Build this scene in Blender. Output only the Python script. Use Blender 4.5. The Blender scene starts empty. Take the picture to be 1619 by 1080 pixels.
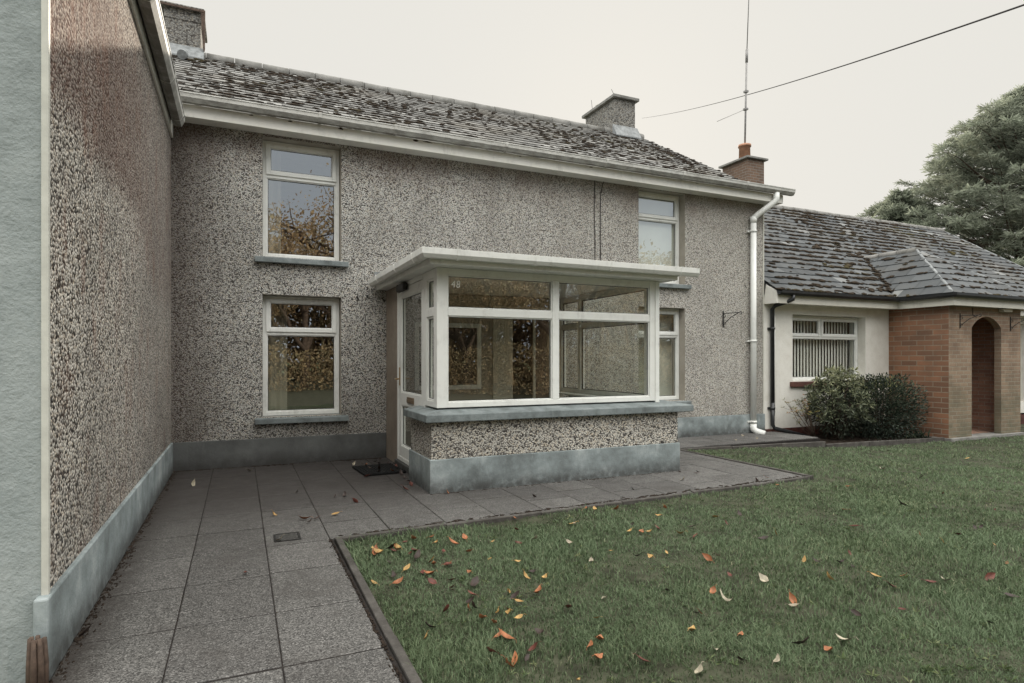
import bpy, math, random
import numpy as np
from mathutils import Vector, Matrix, noise as mnoise
random.seed(7)
rng = np.random.default_rng(5)
sc = bpy.context.scene
COL = sc.collection
PI = math.pi
R = math.radians

# ------------------------------------------------------------------ materials
class G:
    def __init__(s, name):
        s.m = bpy.data.materials.new(name); s.m.use_nodes = True
        s.t = s.m.node_tree; s.t.nodes.clear()
        s.out = s.t.nodes.new('ShaderNodeOutputMaterial')
        s._pos = None
    def n(s, typ, ins=None, **props):
        nd = s.t.nodes.new(typ)
        for k, v in props.items(): setattr(nd, k, v)
        for k, v in (ins or {}).items(): s.set(nd, k, v)
        return nd
    def set(s, nd, k, v):
        sk = nd.inputs[k]
        if isinstance(v, bpy.types.NodeSocket): s.t.links.new(v, sk)
        elif isinstance(v, bpy.types.Node): s.t.links.new(v.outputs[0], sk)
        else:
            if sk.type == 'RGBA' and len(v) == 3: v = (*v, 1)
            sk.default_value = v
    def pos(s):
        if s._pos is None: s._pos = s.n('ShaderNodeNewGeometry').outputs['Position']
        return s._pos
    def obj(s): return s.n('ShaderNodeTexCoord').outputs['Object']
    def sep(s, v):
        return s.n('ShaderNodeSeparateXYZ', {0: v})
    def scale(s, v, sc_):
        return s.n('ShaderNodeVectorMath', {0: v, 1: sc_}, operation='MULTIPLY').outputs[0]
    def noise(s, scale, detail=4, co=None, rough=.55, dist=0):
        nd = s.n('ShaderNodeTexNoise', {'Scale': scale, 'Detail': detail, 'Roughness': rough, 'Distortion': dist})
        s.t.links.new(co if co is not None else s.pos(), nd.inputs['Vector']); return nd.outputs[0]
    def vor(s, scale, co=None, feature='F1'):
        nd = s.n('ShaderNodeTexVoronoi', {'Scale': scale}, feature=feature)
        s.t.links.new(co if co is not None else s.pos(), nd.inputs['Vector']); return nd
    def ramp(s, fac, stops, interp='LINEAR'):
        nd = s.n('ShaderNodeValToRGB', {0: fac}); cr = nd.color_ramp; cr.interpolation = interp
        while len(cr.elements) < len(stops): cr.elements.new(.5)
        for e, (p, c) in zip(cr.elements, stops):
            e.position = p
            e.color = (c, c, c, 1) if isinstance(c, (int, float)) else (*c, 1)
        return nd.outputs[0]
    def mix(s, f, a, b, mode='MIX'):
        nd = s.n('ShaderNodeMix', data_type='RGBA', blend_type=mode)
        s.set(nd, 0, f); s.set(nd, 6, a); s.set(nd, 7, b); return nd.outputs[2]
    def math(s, op, a, b=0., clamp=False):
        nd = s.n('ShaderNodeMath', {0: a, 1: b}, operation=op, use_clamp=clamp); return nd.outputs[0]
    def rng(s, v, a, b, c=0., d=1.):
        nd = s.n('ShaderNodeMapRange', {0: v, 1: a, 2: b, 3: c, 4: d}); nd.interpolation_type = 'SMOOTHSTEP'; return nd.outputs[0]
    def attr(s, name='rnd'):
        return s.n('ShaderNodeAttribute', attribute_name=name).outputs['Fac']
    def bump(s, h, strength=.5, dist=.01):
        return s.n('ShaderNodeBump', {'Height': h, 'Strength': strength, 'Distance': dist}).outputs[0]
    def done(s, color, rough=.8, normal=None, spec=.3, extra=None):
        b = s.n('ShaderNodeBsdfPrincipled', {'Base Color': color, 'Roughness': rough, 'Specular IOR Level': spec})
        if normal is not None: s.t.links.new(normal, b.inputs['Normal'])
        for k, v in (extra or {}).items(): s.set(b, k, v)
        s.t.links.new(b.outputs[0], s.out.inputs[0]); return s.m

def m_pebble(name, light, scale=62, stain_shade=None, gapc=(.095, .088, .081)):
    g = G(name)
    p = g.pos()
    wob = g.n('ShaderNodeVectorMath', {0: p, 1: g.scale(g.n('ShaderNodeTexNoise', {'Scale': 40.}).outputs['Color'], (.008, .008, .008))}, operation='ADD').outputs[0]
    v = g.vor(scale, wob)
    cellr = g.sep(v.outputs['Color'])
    stones = g.ramp(cellr.outputs[0], [(0, (.035, .032, .03)), (.17, (.05, .045, .04)), (.19, [c*.5 for c in light]), (.34, [c*.72 for c in light]), (.5, light), (.7, [c*1.12 for c in light]), (.86, [light[0]*1.0, light[1]*.9, light[2]*.78]), (1, [c*1.25 for c in light])], 'LINEAR')
    gap = g.rng(v.outputs['Distance'], .44, .80)
    col = g.mix(gap, stones, gapc)
    big = g.noise(.9, 5)
    col = g.mix(g.rng(big, .38, .7, .0, .32), col, (.13, .12, .105), 'MIX')
    fine = g.noise(7, 3)
    col = g.mix(g.rng(fine, .45, .75, 0, .18), col, (.32, .29, .25))
    if stain_shade: col = stain_shade(g, col, p)
    h = g.math('SUBTRACT', 1., v.outputs['Distance'])
    return g.done(col, .88, g.bump(h, .9, .012), .2)

def stain_shade_house(g, col, p):
    xyz = g.sep(p)
    n = g.noise(2.2, 5, rough=.65)
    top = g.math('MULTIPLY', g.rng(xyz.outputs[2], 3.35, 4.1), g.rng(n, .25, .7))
    col = g.mix(g.math('MULTIPLY', top, .62), col, (.115, .066, .045))  # brown staining plus painted shade under the eaves
    low = g.math('MULTIPLY', g.rng(xyz.outputs[2], .95, .3), g.rng(n, .3, .75))
    col = g.mix(g.math('MULTIPLY', low, .5), col, (.085, .08, .07))
    st = g.noise(4.5, 5, g.scale(p, (1.5, 1.5, .16)), .6)                       # rain streaks
    col = g.mix(g.math('MULTIPLY', g.rng(st, .48, .72), .22), col, (.12, .108, .092))
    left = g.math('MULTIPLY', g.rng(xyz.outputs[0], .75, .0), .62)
    col = g.mix(left, col, (.07, .048, .038))  # shade in the corner by the wing, painted into the colour
    tint = g.math('MULTIPLY', g.rng(xyz.outputs[0], 1.8, 8.5), .22)  # brightening away from the wing, painted as a paler colour
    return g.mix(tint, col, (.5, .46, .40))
def stain_shade_wing(g, col, p):
    xyz = g.sep(p)
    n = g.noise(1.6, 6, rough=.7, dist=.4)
    z_ = g.math('ADD', xyz.outputs[2], g.math('MULTIPLY', g.rng(xyz.outputs[1], -2.7, -1.2), .5))     # light-and-shade edge painted into the colour, with reddish staining above it
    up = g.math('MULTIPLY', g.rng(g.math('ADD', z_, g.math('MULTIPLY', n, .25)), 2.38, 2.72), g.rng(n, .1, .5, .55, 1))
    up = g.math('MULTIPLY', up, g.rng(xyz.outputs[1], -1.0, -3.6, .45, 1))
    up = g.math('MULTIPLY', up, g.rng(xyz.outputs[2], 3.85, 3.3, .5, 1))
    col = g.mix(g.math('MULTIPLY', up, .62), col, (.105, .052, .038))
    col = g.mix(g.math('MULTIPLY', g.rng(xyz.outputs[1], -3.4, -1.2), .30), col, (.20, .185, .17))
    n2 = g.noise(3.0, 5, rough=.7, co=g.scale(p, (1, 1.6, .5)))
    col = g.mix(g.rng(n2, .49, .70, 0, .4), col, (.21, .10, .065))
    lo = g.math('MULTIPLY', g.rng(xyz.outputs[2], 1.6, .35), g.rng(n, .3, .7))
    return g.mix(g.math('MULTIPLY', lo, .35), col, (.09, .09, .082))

def m_render(name, base, dark, light, sc_=1.0, grime=True, bump=.5):
    g = G(name); p = g.pos()
    a = g.noise(1.7*sc_, 6, rough=.65); b = g.noise(9*sc_, 5, rough=.7); c = g.noise(60, 3)
    streak = g.noise(5*sc_, 5, g.scale(p, (1.6, 1.6, .35)), .65)
    col = g.ramp(a, [(.25, dark), (.5, base), (.75, light)])
    col = g.mix(g.rng(b, .5, .8, 0, .5), col, dark)
    col = g.mix(g.rng(streak, .56, .78, 0, .55), col, light)
    if grime:
        z = g.sep(p).outputs[2]
        gr = g.math('MULTIPLY', g.rng(z, .2, .0), g.rng(b, .2, .6, .35, 1))
        col = g.mix(g.math('MULTIPLY', gr, .85), col, (.045, .043, .04))
    h = g.math('ADD', g.math('MULTIPLY', b, .6), g.math('MULTIPLY', c, .25))
    return g.done(col, .8, g.bump(h, bump, .014), .25)

def m_upvc(name, base=(.74, .745, .71), dirt=.45, rough=.45, dcol=(.26, .25, .22)):
    g = G(name)
    a = g.noise(3.5, 6, rough=.7); b = g.noise(24, 4, g.scale(g.pos(), (1, 1, .4)))
    f = g.math('MULTIPLY', g.rng(a, .42, .75), g.rng(b, .3, .7))
    return g.done(g.mix(g.math('MULTIPLY', f, dirt), base, dcol), rough, g.bump(a, .05, .004), .4)

def m_gutter(name):
    g = G(name); p = g.pos()
    a = g.noise(2.2, 6, rough=.7); b = g.noise(14, 5, g.scale(p, (.4, .4, 1.0)), .7)
    col = g.ramp(a, [(.3, (.66, .655, .615)), (.6, (.58, .57, .53)), (.8, (.42, .41, .37))])
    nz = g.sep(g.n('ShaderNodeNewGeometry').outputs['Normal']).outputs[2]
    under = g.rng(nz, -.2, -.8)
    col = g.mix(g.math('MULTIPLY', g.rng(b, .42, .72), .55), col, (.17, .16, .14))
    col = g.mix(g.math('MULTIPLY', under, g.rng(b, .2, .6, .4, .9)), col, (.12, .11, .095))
    return g.done(col, .55, g.bump(b, .15, .004), .3)

def m_slate(name, stops, lich=(.42, .41, .38), lf=.35, rough=.5):
    g = G(name); p = g.pos(); r = g.attr()
    col = g.ramp(r, stops)
    a = g.noise(7, 6, rough=.7); b = g.noise(34, 4, rough=.7); big = g.noise(.8, 4)
    col = g.mix(g.rng(a, .5, .74, 0, lf), col, lich)
    col = g.mix(g.rng(b, .52, .7, 0, .45), col, (.06, .055, .048))
    col = g.mix(g.rng(big, .45, .72, 0, .4), col, (.12, .10, .07))
    return g.done(col, rough, g.bump(b, .35, .006), .4)

def m_moss(name, a, b):
    g = G(name)
    n = g.noise(26, 4); n2 = g.noise(1.1, 3)
    col = g.mix(g.rng(n, .35, .65), a, b)
    col = g.mix(g.rng(n2, .55, .75, 0, .6), col, (.085, .075, .025))
    return g.done(col, .95, g.bump(g.noise(120, 3), .8, .01), .1)

def m_brick(name, c1, c2, mortar, w=.225, h=.076, green=0):
    g = G(name); uv = g.n('ShaderNodeTexCoord').outputs['UV']
    def br(a, b, mo):
        nd = g.n('ShaderNodeTexBrick', {'Vector': uv, 'Color1': a, 'Color2': b, 'Mortar': mo, 'Scale': 1., 'Mortar Size': .008, 'Mortar Smooth': .25, 'Bias': -.1, 'Brick Width': w, 'Row Height': h})
        return nd
    b1 = br(c1, c2, mortar)
    n = g.noise(2.0, 5, rough=.65); n2 = g.noise(30, 4, rough=.7)
    col = g.mix(g.rng(n, .4, .7, 0, .5), b1.outputs[0], (.11, .075, .055))
    col = g.mix(g.rng(n2, .45, .7, 0, .4), col, (.20, .13, .09))
    if green:
        z = g.sep(g.pos()).outputs[2]
        f = g.math('MULTIPLY', g.rng(z, 1.6, -.2), g.rng(n, .3, .6, .35, 1))
        col = g.mix(g.math('MULTIPLY', f, green), col, (.115, .125, .085))
    h_ = g.math('ADD', g.math('MULTIPLY', b1.outputs['Fac'], -1.), g.math('MULTIPLY', n2, .3))
    return g.done(col, .9, g.bump(h_, .7, .008), .15)

def m_flat(name, col, rough=.6, var=.25, sc_=8, spec=.3, bump=.1):
    g = G(name); n = g.noise(sc_, 5, rough=.65)
    c = g.mix(g.rng(n, .3, .7), [x*(1-var) for x in col], [min(1, x*(1+var)) for x in col])
    return g.done(c, rough, g.bump(g.noise(sc_*6, 3), bump, .005), spec)

def m_glass(name, tint=(.80, .83, .80), ior=2.0, wob=.04):
    g = G(name)
    bm = g.bump(g.noise(1.6, 2), wob, .05)
    tr = g.n('ShaderNodeBsdfTransparent', {0: tint})
    gl = g.n('ShaderNodeBsdfGlossy', {0: (1, 1, 1), 'Roughness': .0, 'Normal': bm})
    r0 = ((ior-1)/(ior+1))**2                       # Schlick, the same from both sides of the sheet
    fc = g.math('POWER', g.n('ShaderNodeLayerWeight', {'Blend': .5, 'Normal': bm}).outputs['Facing'], 5.)
    fr = g.math('ADD', g.math('MULTIPLY', fc, 1-r0), r0)
    mx = g.n('ShaderNodeMixShader', {0: fr, 1: tr.outputs[0], 2: gl.outputs[0]})
    g.t.links.new(mx.outputs[0], g.out.inputs[0]); return g.m

def m_leafy(name, stops, rough=.6, trans=.0, rnd='rnd', big=None):
    g = G(name); col = g.ramp(g.attr(rnd), stops)
    if big: col = g.mix(g.rng(g.noise(big[0], 3), .4, .65, 0, big[1]), col, big[2])
    b = g.n('ShaderNodeBsdfPrincipled', {'Base Color': col, 'Roughness': rough, 'Specular IOR Level': .25})
    if trans:
        t = g.n('ShaderNodeBsdfTranslucent', {0: col})
        mx = g.n('ShaderNodeMixShader', {0: trans, 1: b.outputs[0], 2: t.outputs[0]})
        g.t.links.new(mx.outputs[0], g.out.inputs[0])
    else: g.t.links.new(b.outputs[0], g.out.inputs[0])
    return g.m

def m_paving(name):
    g = G(name); p = g.pos(); xyz = g.sep(p)
    r = g.attr()
    base = g.ramp(r, [(0, (.090, .086, .081)), (.5, (.11, .106, .099)), (1, (.130, .125, .117))])
    v = g.vor(170); cr = g.sep(v.outputs['Color'])
    spk = g.ramp(cr.outputs[0], [(0, .25), (.3, .6), (.6, 1.0), (.85, 1.3), (1, 2.1)])
    col = g.mix(1., base, spk, 'MULTIPLY')
    a = g.noise(2.4, 7, rough=.72); b = g.noise(9, 6, rough=.75)
    col = g.mix(g.rng(a, .45, .72, 0, .65), col, (.055, .05, .045))
    col = g.mix(g.rng(b, .55, .75, 0, .6), col, (.04, .037, .034))
    # darker purple-brown towards the corner by the house
    damp = g.math('MULTIPLY', g.rng(xyz.outputs[1], -3.6, -1.4), g.rng(xyz.outputs[0], 4.2, 2.0))  # mask of the darker corner by the house
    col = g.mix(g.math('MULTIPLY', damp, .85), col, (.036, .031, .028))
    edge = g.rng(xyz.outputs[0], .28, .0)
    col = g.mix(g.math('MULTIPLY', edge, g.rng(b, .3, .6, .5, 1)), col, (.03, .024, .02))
    rough = g.rng(a, .3, .7, .55, .85)
    return g.done(col, rough, g.bump(v.outputs['Distance'], .35, .004), .35)

M = {}
M['dash'] = m_pebble('pebbledash_grey', (.62, .612, .572), 84, stain_shade_house)
M['dash_wing'] = m_pebble('pebbledash_wing', (.70, .655, .585), 64, stain_shade_wing, (.06, .046, .038))
M['dash_porch'] = m_pebble('pebbledash_porch', (.60, .575, .515), 68)
M['chimdash'] = m_pebble('chimney_dash', (.30, .295, .275), 40)
M['plinth'] = m_render('painted_plinth', (.24, .275, .275), (.10, .11, .108), (.45, .485, .48), 1.5)
M['plinth_house'] = m_render('dull_plinth', (.105, .108, .105), (.065, .064, .06), (.15, .155, .15), 1.2)
M['gable'] = m_render('blue_grey_render', (.29, .318, .312), (.19, .21, .205), (.37, .395, .385), 1.6, False, 1.0)
M['white_dash'] = m_render('white_roughcast', (.68, .66, .60), (.58, .55, .49), (.74, .72, .67), 2.5, False)
M['bead'] = m_flat('bead_cream', (.55, .54, .48), .5, .1)
M['upvc'] = m_upvc('upvc_white')
M['upvc_porch'] = m_upvc('upvc_porch', (.76, .765, .725), .38)
M['fascia'] = m_upvc('fascia_white', (.74, .72, .66), .4, .5)
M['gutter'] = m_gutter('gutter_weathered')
M['gutter_porch'] = m_upvc('gutter_clean', (.74, .74, .70), .5)
M['sill'] = m_render('concrete_sill', (.18, .205, .205), (.085, .093, .09), (.28, .305, .30), 3, False)
M['slate'] = m_slate('slate_pale', [(0, (.10, .097, .09)), (.35, (.15, .146, .136)), (.75, (.195, .19, .178)), (1, (.30, .295, .275))], (.25,.245,.225), lf=.4, rough=.8)
M['slate_dark'] = m_slate('slate_blue', [(0, (.038, .043, .046)), (.5, (.056, .062, .065)), (.95, (.078, .085, .088)), (1, (.19, .195, .19))], (.12, .124, .116), .25, .6)
M['ridge'] = m_render('ridge_tile', (.21, .205, .19), (.11, .105, .09), (.30, .29, .27), 3, False)
M['moss'] = m_moss('moss_brown', (.024, .019, .015), (.055, .041, .030))
M['moss_red'] = m_moss('moss_russet', (.026, .021, .016), (.056, .042, .029))
M['lead'] = m_flat('lead_flashing', (.22, .23, .23), .55, .3, 12)
M['brick'] = m_brick('brick_red', (.29, .145, .085), (.155, .085, .056), (.29, .25, .19), .30, .098)
M['brick_pale'] = m_brick('brick_pale', (.30, .215, .15), (.215, .15, .108), (.31, .275, .215), .225, .0755, .7)
M['brick_dark'] = m_brick('brick_recess', (.46, .26, .18), (.30, .165, .125), (.40, .34, .28), .225, .0755)
M['brick_ch'] = m_brick('brick_chimney', (.19, .125, .09), (.12, .085, .066), (.24, .22, .19), .2, .07)
M['terra'] = m_flat('terracotta', (.42, .23, .15), .8, .2)
M['pot'] = m_flat('pot_cream', (.45, .43, .37), .8, .2)
M['black_pipe'] = m_flat('black_pipe', (.02, .021, .022), .35, .3, 10, .5)
M['iron'] = m_flat('black_iron', (.018, .017, .016), .5, .3, 30)
M['steel'] = m_flat('galvanised', (.22, .21, .20), .45, .2, 20, .5)
M['cable'] = m_flat('cable_dark', (.035, .03, .028), .6, .2)
M['rust'] = m_flat('rusty_strip', (.085, .058, .043), .8, .4, 15)
M['glass'] = m_glass('window_glass', (.80, .82, .78), 3.5, .03)
M['glass_porch'] = m_glass('porch_glass', (.87, .89, .85), 2.6, .025)
M['plaster'] = m_flat('plaster_cream', (.42, .39, .32), .9, .1, 2)
M['room'] = m_flat('room_dark', (.22, .18, .13), .9, .2, 2)
M['porch_wall'] = m_flat('porch_plaster', (.34, .30, .245), .9, .1, 2)
M['reveal'] = m_render('reveal_render', (.36, .33, .28), (.28, .255, .21), (.42, .39, .34), 2, False)
M['pier'] = m_render('brown_render', (.235, .195, .155), (.17, .14, .11), (.30, .26, .21), 2, False)
M['curtain'] = m_flat('net_cream', (.52, .48, .40), .9, .08, 3)
M['sky_glare_white'] = m_flat('sky_glare_white', (.88, .89, .86), .8, .04, 2)
M['blind'] = m_flat('blind_grey', (.80, .79, .73), .8, .1, 4)
M['glass_low'] = m_glass('plain_glass', (.84, .86, .84), 1.6, .02)
M['brass'] = m_flat('brass_dull', (.30, .20, .09), .35, .15, 10, .6)
M['gold'] = m_flat('letterbox_brown', (.17, .12, .075), .4, .2, 10, .5)
M['mat'] = m_flat('rubber_mat', (.012, .012, .012), .9, .4, 60, .2, .6)
M['digit'] = m_flat('digit_white', (.92, .91, .86), .6, .05)
M['kerb'] = m_render('kerb_concrete', (.07, .064, .057), (.034, .03, .026), (.12, .112, .10), 4, False)
M['paving'] = m_paving('paving_slabs')
M['joint'] = m_flat('joint_dirt', (.018, .015, .013), .95, .4, 20)
M['soil'] = m_flat('soil_dark', (.028, .021, .016), .95, .5, 14, .1, .6)
M['turf'] = m_flat('turf_base', (.05, .052, .034), .95, .45, 5, .1, .5)
M['field'] = m_flat('field_green', (.06, .085, .035), .95, .35, .5, .1, .5)
M['grass'] = m_leafy('grass_blades', [(0, (.056, .076, .038)), (.4, (.108, .148, .076)), (.75, (.152, .204, .11)), (.93, (.185, .22, .128)), (1, (.27, .26, .16))], .65, .3, big=(.6, .6, (.145, .20, .112)))
M['conifer'] = m_leafy('conifer_needles', [(0, (.095, .106, .08)), (.4, (.24, .265, .20)), (.75, (.41, .44, .335)), (1, (.56, .58, .46))], .7, .5, big=(.4, .4, (.12, .125, .095)))
M['bark'] = m_flat('bark_brown', (.085, .065, .05), .95, .4, 12, .1, .8)
M['autumn'] = m_leafy('autumn_leaves', [(0, (.17, .11, .06)), (.4, (.34, .23, .12)), (.75, (.48, .35, .19)), (1, (.42, .38, .24))], .7, .3)
M['hedge'] = m_leafy('hedge_leaves', [(0, (.09, .07, .045)), (.35, (.24, .18, .10)), (.7, (.42, .32, .18)), (1, (.32, .30, .18))], .7, .2)
M['wood'] = m_leafy('wood_leaves', [(0, (.08, .062, .043)), (.4, (.21, .15, .085)), (.75, (.36, .265, .15)), (1, (.42, .37, .23))], .8, .2)
M['pieris'] = m_leafy('pieris_leaves', [(0, (.022, .028, .019)), (.4, (.065, .078, .047)), (.75, (.175, .19, .11)), (1, (.36, .36, .21))], .5, .15)
M['laurel'] = m_leafy('laurel_leaves', [(0, (.018, .026, .018)), (.5, (.045, .06, .04)), (.85, (.09, .108, .068)), (1, (.24, .24, .11))], .4, .1)
M['weed'] = m_leafy('weed_leaves', [(0, (.05, .075, .03)), (.6, (.11, .15, .06)), (1, (.20, .22, .11))], .55, .2)
M['azalea'] = m_leafy('azalea_leaves', [(0, (.10, .11, .05)), (.6, (.27, .26, .10)), (1, (.38, .17, .06))], .6, .2)
def leafmat(name, c, var=.3):
    g = G(name); co = g.obj(); n = g.noise(40, 4, co)
    info = g.n('ShaderNodeObjectInfo').outputs['Random']
    a = g.mix(g.rng(n, .35, .7), [x*(1-var) for x in c], [min(1, x*1.25) for x in c])
    a = g.mix(g.math('MULTIPLY', info, .5), a, [c[0]*.55, c[1]*.5, c[2]*.5])
    vein = g.math('ABSOLUTE', g.sep(co).outputs[1])
    a = g.mix(g.rng(vein, .0025, .0, 0, .5), a, [x*.5 for x in c])
    return g.done(a, .55, None, .35)
LEAF = {'yellow': leafmat('leaf_yellow', (.44, .28, .10)), 'orange': leafmat('leaf_orange', (.33, .13, .055)),
        'red': leafmat('leaf_red', (.13, .042, .03)), 'brown': leafmat('leaf_brown', (.045, .03, .024)), 'pale': leafmat('leaf_pale', (.36, .32, .235))}

# ------------------------------------------------------------------ mesh builder
class MB:
    def __init__(s): s.v = []; s.f = []; s.r = []; s.sm = []
    def add(s, vs, fs, r=None, smooth=False):
        o = len(s.v); s.v += [tuple(p) for p in vs]
        r = random.random() if r is None else r
        for f in fs: s.f.append(tuple(i+o for i in f)); s.r.append(r); s.sm.append(smooth)
    def box(s, x0, y0, z0, x1, y1, z1, r=None):
        x0, x1 = sorted((x0, x1)); y0, y1 = sorted((y0, y1)); z0, z1 = sorted((z0, z1))
        s.add([(x0,y0,z0),(x1,y0,z0),(x1,y1,z0),(x0,y1,z0),(x0,y0,z1),(x1,y0,z1),(x1,y1,z1),(x0,y1,z1)],
              [(0,3,2,1),(4,5,6,7),(0,1,5,4),(1,2,6,5),(2,3,7,6),(3,0,4,7)], r)
        return s
    def hexa(s, p, r=None):   # 8 points, bottom ring then top ring
        s.add(p, [(0,3,2,1),(4,5,6,7),(0,1,5,4),(1,2,6,5),(2,3,7,6),(3,0,4,7)], r); return s
    def quad(s, a, b, c, d, r=None): s.add([a,b,c,d], [(0,1,2,3)], r); return s
    def poly(s, pts, r=None): s.add(pts, [tuple(range(len(pts)))], r); return s
    def tube(s, pts, rad, seg=10, cap=True):
        pts = [Vector(p) for p in pts]
        rads = rad if isinstance(rad, (list, tuple)) else [rad]*len(pts)
        vs = []; fs = []; prev = None
        for i, p in enumerate(pts):
            t = (pts[min(i+1, len(pts)-1)] - pts[max(i-1, 0)]).normalized()
            if prev is None:
                up = Vector((0,0,1)) if abs(t.z) < .9 else Vector((1,0,0))
                a = t.cross(up).normalized()
            else: a = (prev - t*prev.dot(t)).normalized()
            prev = a; b = t.cross(a)
            for k in range(seg):
                an = 2*PI*k/seg; vs.append(p + (a*math.cos(an) + b*math.sin(an))*rads[i])
        for i in range(len(pts)-1):
            for k in range(seg):
                k2 = (k+1) % seg
                fs.append((i*seg+k, i*seg+k2, (i+1)*seg+k2, (i+1)*seg+k))
        r = random.random()
        s.add(vs, fs, r, True)
        if cap:
            o = len(s.v)-len(vs)
            s.f.append(tuple(o+k for k in range(seg))[::-1]); s.r.append(r); s.sm.append(False)
            s.f.append(tuple(o+(len(pts)-1)*seg+k for k in range(seg))); s.r.append(r); s.sm.append(False)
        return s
    def extrude(s, prof, a, b, axis):   # prof: list of (d, z); swept between a and b along axis x (d = y) or y (d = x)
        n = len(prof)
        f = (lambda t, d, z: (t, d, z)) if axis == 'x' else (lambda t, d, z: (d, t, z))
        vs = [f(a, d, z) for d, z in prof] + [f(b, d, z) for d, z in prof]
        fs = [(i, (i+1) % n, n+(i+1) % n, n+i) for i in range(n)] + [tuple(range(n))[::-1], tuple(range(n, 2*n))]
        s.add(vs, fs); return s
    def frame(s, ax, a0, a1, z0, z1, d0, d1, w, wb=None, wt=None):
        wb = w if wb is None else wb; wt = w if wt is None else wt
        B = (lambda p0, q0, p1, q1: s.box(p0, d0, q0, p1, d1, q1)) if ax == 'x' else (lambda p0, q0, p1, q1: s.box(d0, p0, q0, d1, p1, q1))
        B(a0, z0, a0+w, z1); B(a1-w, z0, a1, z1); B(a0+w, z0, a1-w, z0+wb); B(a0+w, z1-wt, a1-w, z1); return s

def tag(o, label=None, cat=None, group=None, kind=None):
    if label: o['label'] = label
    if cat: o['category'] = cat
    if group: o['group'] = group
    if kind: o['kind'] = kind
    return o
def thing(name, loc, label, cat, group=None):
    o = bpy.data.objects.new(name, None); COL.objects.link(o); o.location = loc; o.empty_display_size = .2
    return tag(o, label, cat, group)
def origin(o):
    while o.parent: o = o.parent
    return Vector(o.location)
def build(name, mb, mat, parent=None, loc=None, bevel=0, uv=False, fixn=False):
    L = origin(parent) if parent else Vector(loc or (0,0,0))
    me = bpy.data.meshes.new(name)
    me.from_pydata([(v[0]-L.x, v[1]-L.y, v[2]-L.z) for v in mb.v], [], mb.f)
    at = me.attributes.new('rnd', 'FLOAT', 'FACE'); at.data.foreach_set('value', mb.r)
    me.polygons.foreach_set('use_smooth', mb.sm)
    if uv:
        ul = me.uv_layers.new(name='UVMap')
        for p in me.polygons:
            n = p.normal; ax = max(range(3), key=lambda i: abs(n[i]))
            for li in p.loop_indices:
                c = Vector(me.vertices[me.loops[li].vertex_index].co) + L
                ul.data[li].uv = (c.y+.11, c.z+.2) if ax == 0 else ((c.x, c.z+.2) if ax == 1 else (c.x, c.y))
    me.materials.append(mat); me.update()
    o = bpy.data.objects.new(name, me); COL.objects.link(o)
    if parent: o.parent = parent
    else: o.location = L
    if bevel:
        b = o.modifiers.new('Bevel', 'BEVEL'); b.width = bevel; b.segments = 2; b.limit_method = 'ANGLE'; b.harden_normals = False
    return o

def wall(mb, ax, d, a0, a1, z0, z1, holes, rev, thick):
    """Wall sheet on plane d with rectangular holes; reveals go 'rev' deep; back sheet at d+thick."""
    P = (lambda a, dd, z: (a, dd, z)) if ax == 'x' else (lambda a, dd, z: (dd, a, z))
    A = sorted({a0, a1, *[h[0] for h in holes], *[h[1] for h in holes]}); Z = sorted({z0, z1, *[h[2] for h in holes], *[h[3] for h in holes]})
    for i in range(len(A)-1):
        for j in range(len(Z)-1):
            ca, cz = (A[i]+A[i+1])/2, (Z[j]+Z[j+1])/2
            if any(h[0] < ca < h[1] and h[2] < cz < h[3] for h in holes): continue
            for dd in (d, d+thick):
                mb.quad(P(A[i], dd, Z[j]), P(A[i+1], dd, Z[j]), P(A[i+1], dd, Z[j+1]), P(A[i], dd, Z[j+1]))
    mb.quad(P(a0, d, z0), P(a0, d, z1), P(a0, d+thick, z1), P(a0, d+thick, z0))
    mb.quad(P(a1, d, z0), P(a1, d+thick, z0), P(a1, d+thick, z1), P(a1, d, z1))
    mb.quad(P(a0, d, z1), P(a1, d, z1), P(a1, d+thick, z1), P(a0, d+thick, z1))
def reveals(mb, ax, d, h, depth):
    P = (lambda a, dd, z: (a, dd, z)) if ax == 'x' else (lambda a, dd, z: (dd, a, z))
    a0, a1, z0, z1 = h; e = d+depth
    mb.quad(P(a0, d, z0), P(a0, d, z1), P(a0, e, z1), P(a0, e, z0)); mb.quad(P(a1, d, z0), P(a1, e, z0), P(a1, e, z1), P(a1, d, z1))
    mb.quad(P(a0, d, z1), P(a1, d, z1), P(a1, e, z1), P(a0, e, z1)); mb.quad(P(a0, d, z0), P(a0, e, z0), P(a1, e, z0), P(a1, d, z0))

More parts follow.
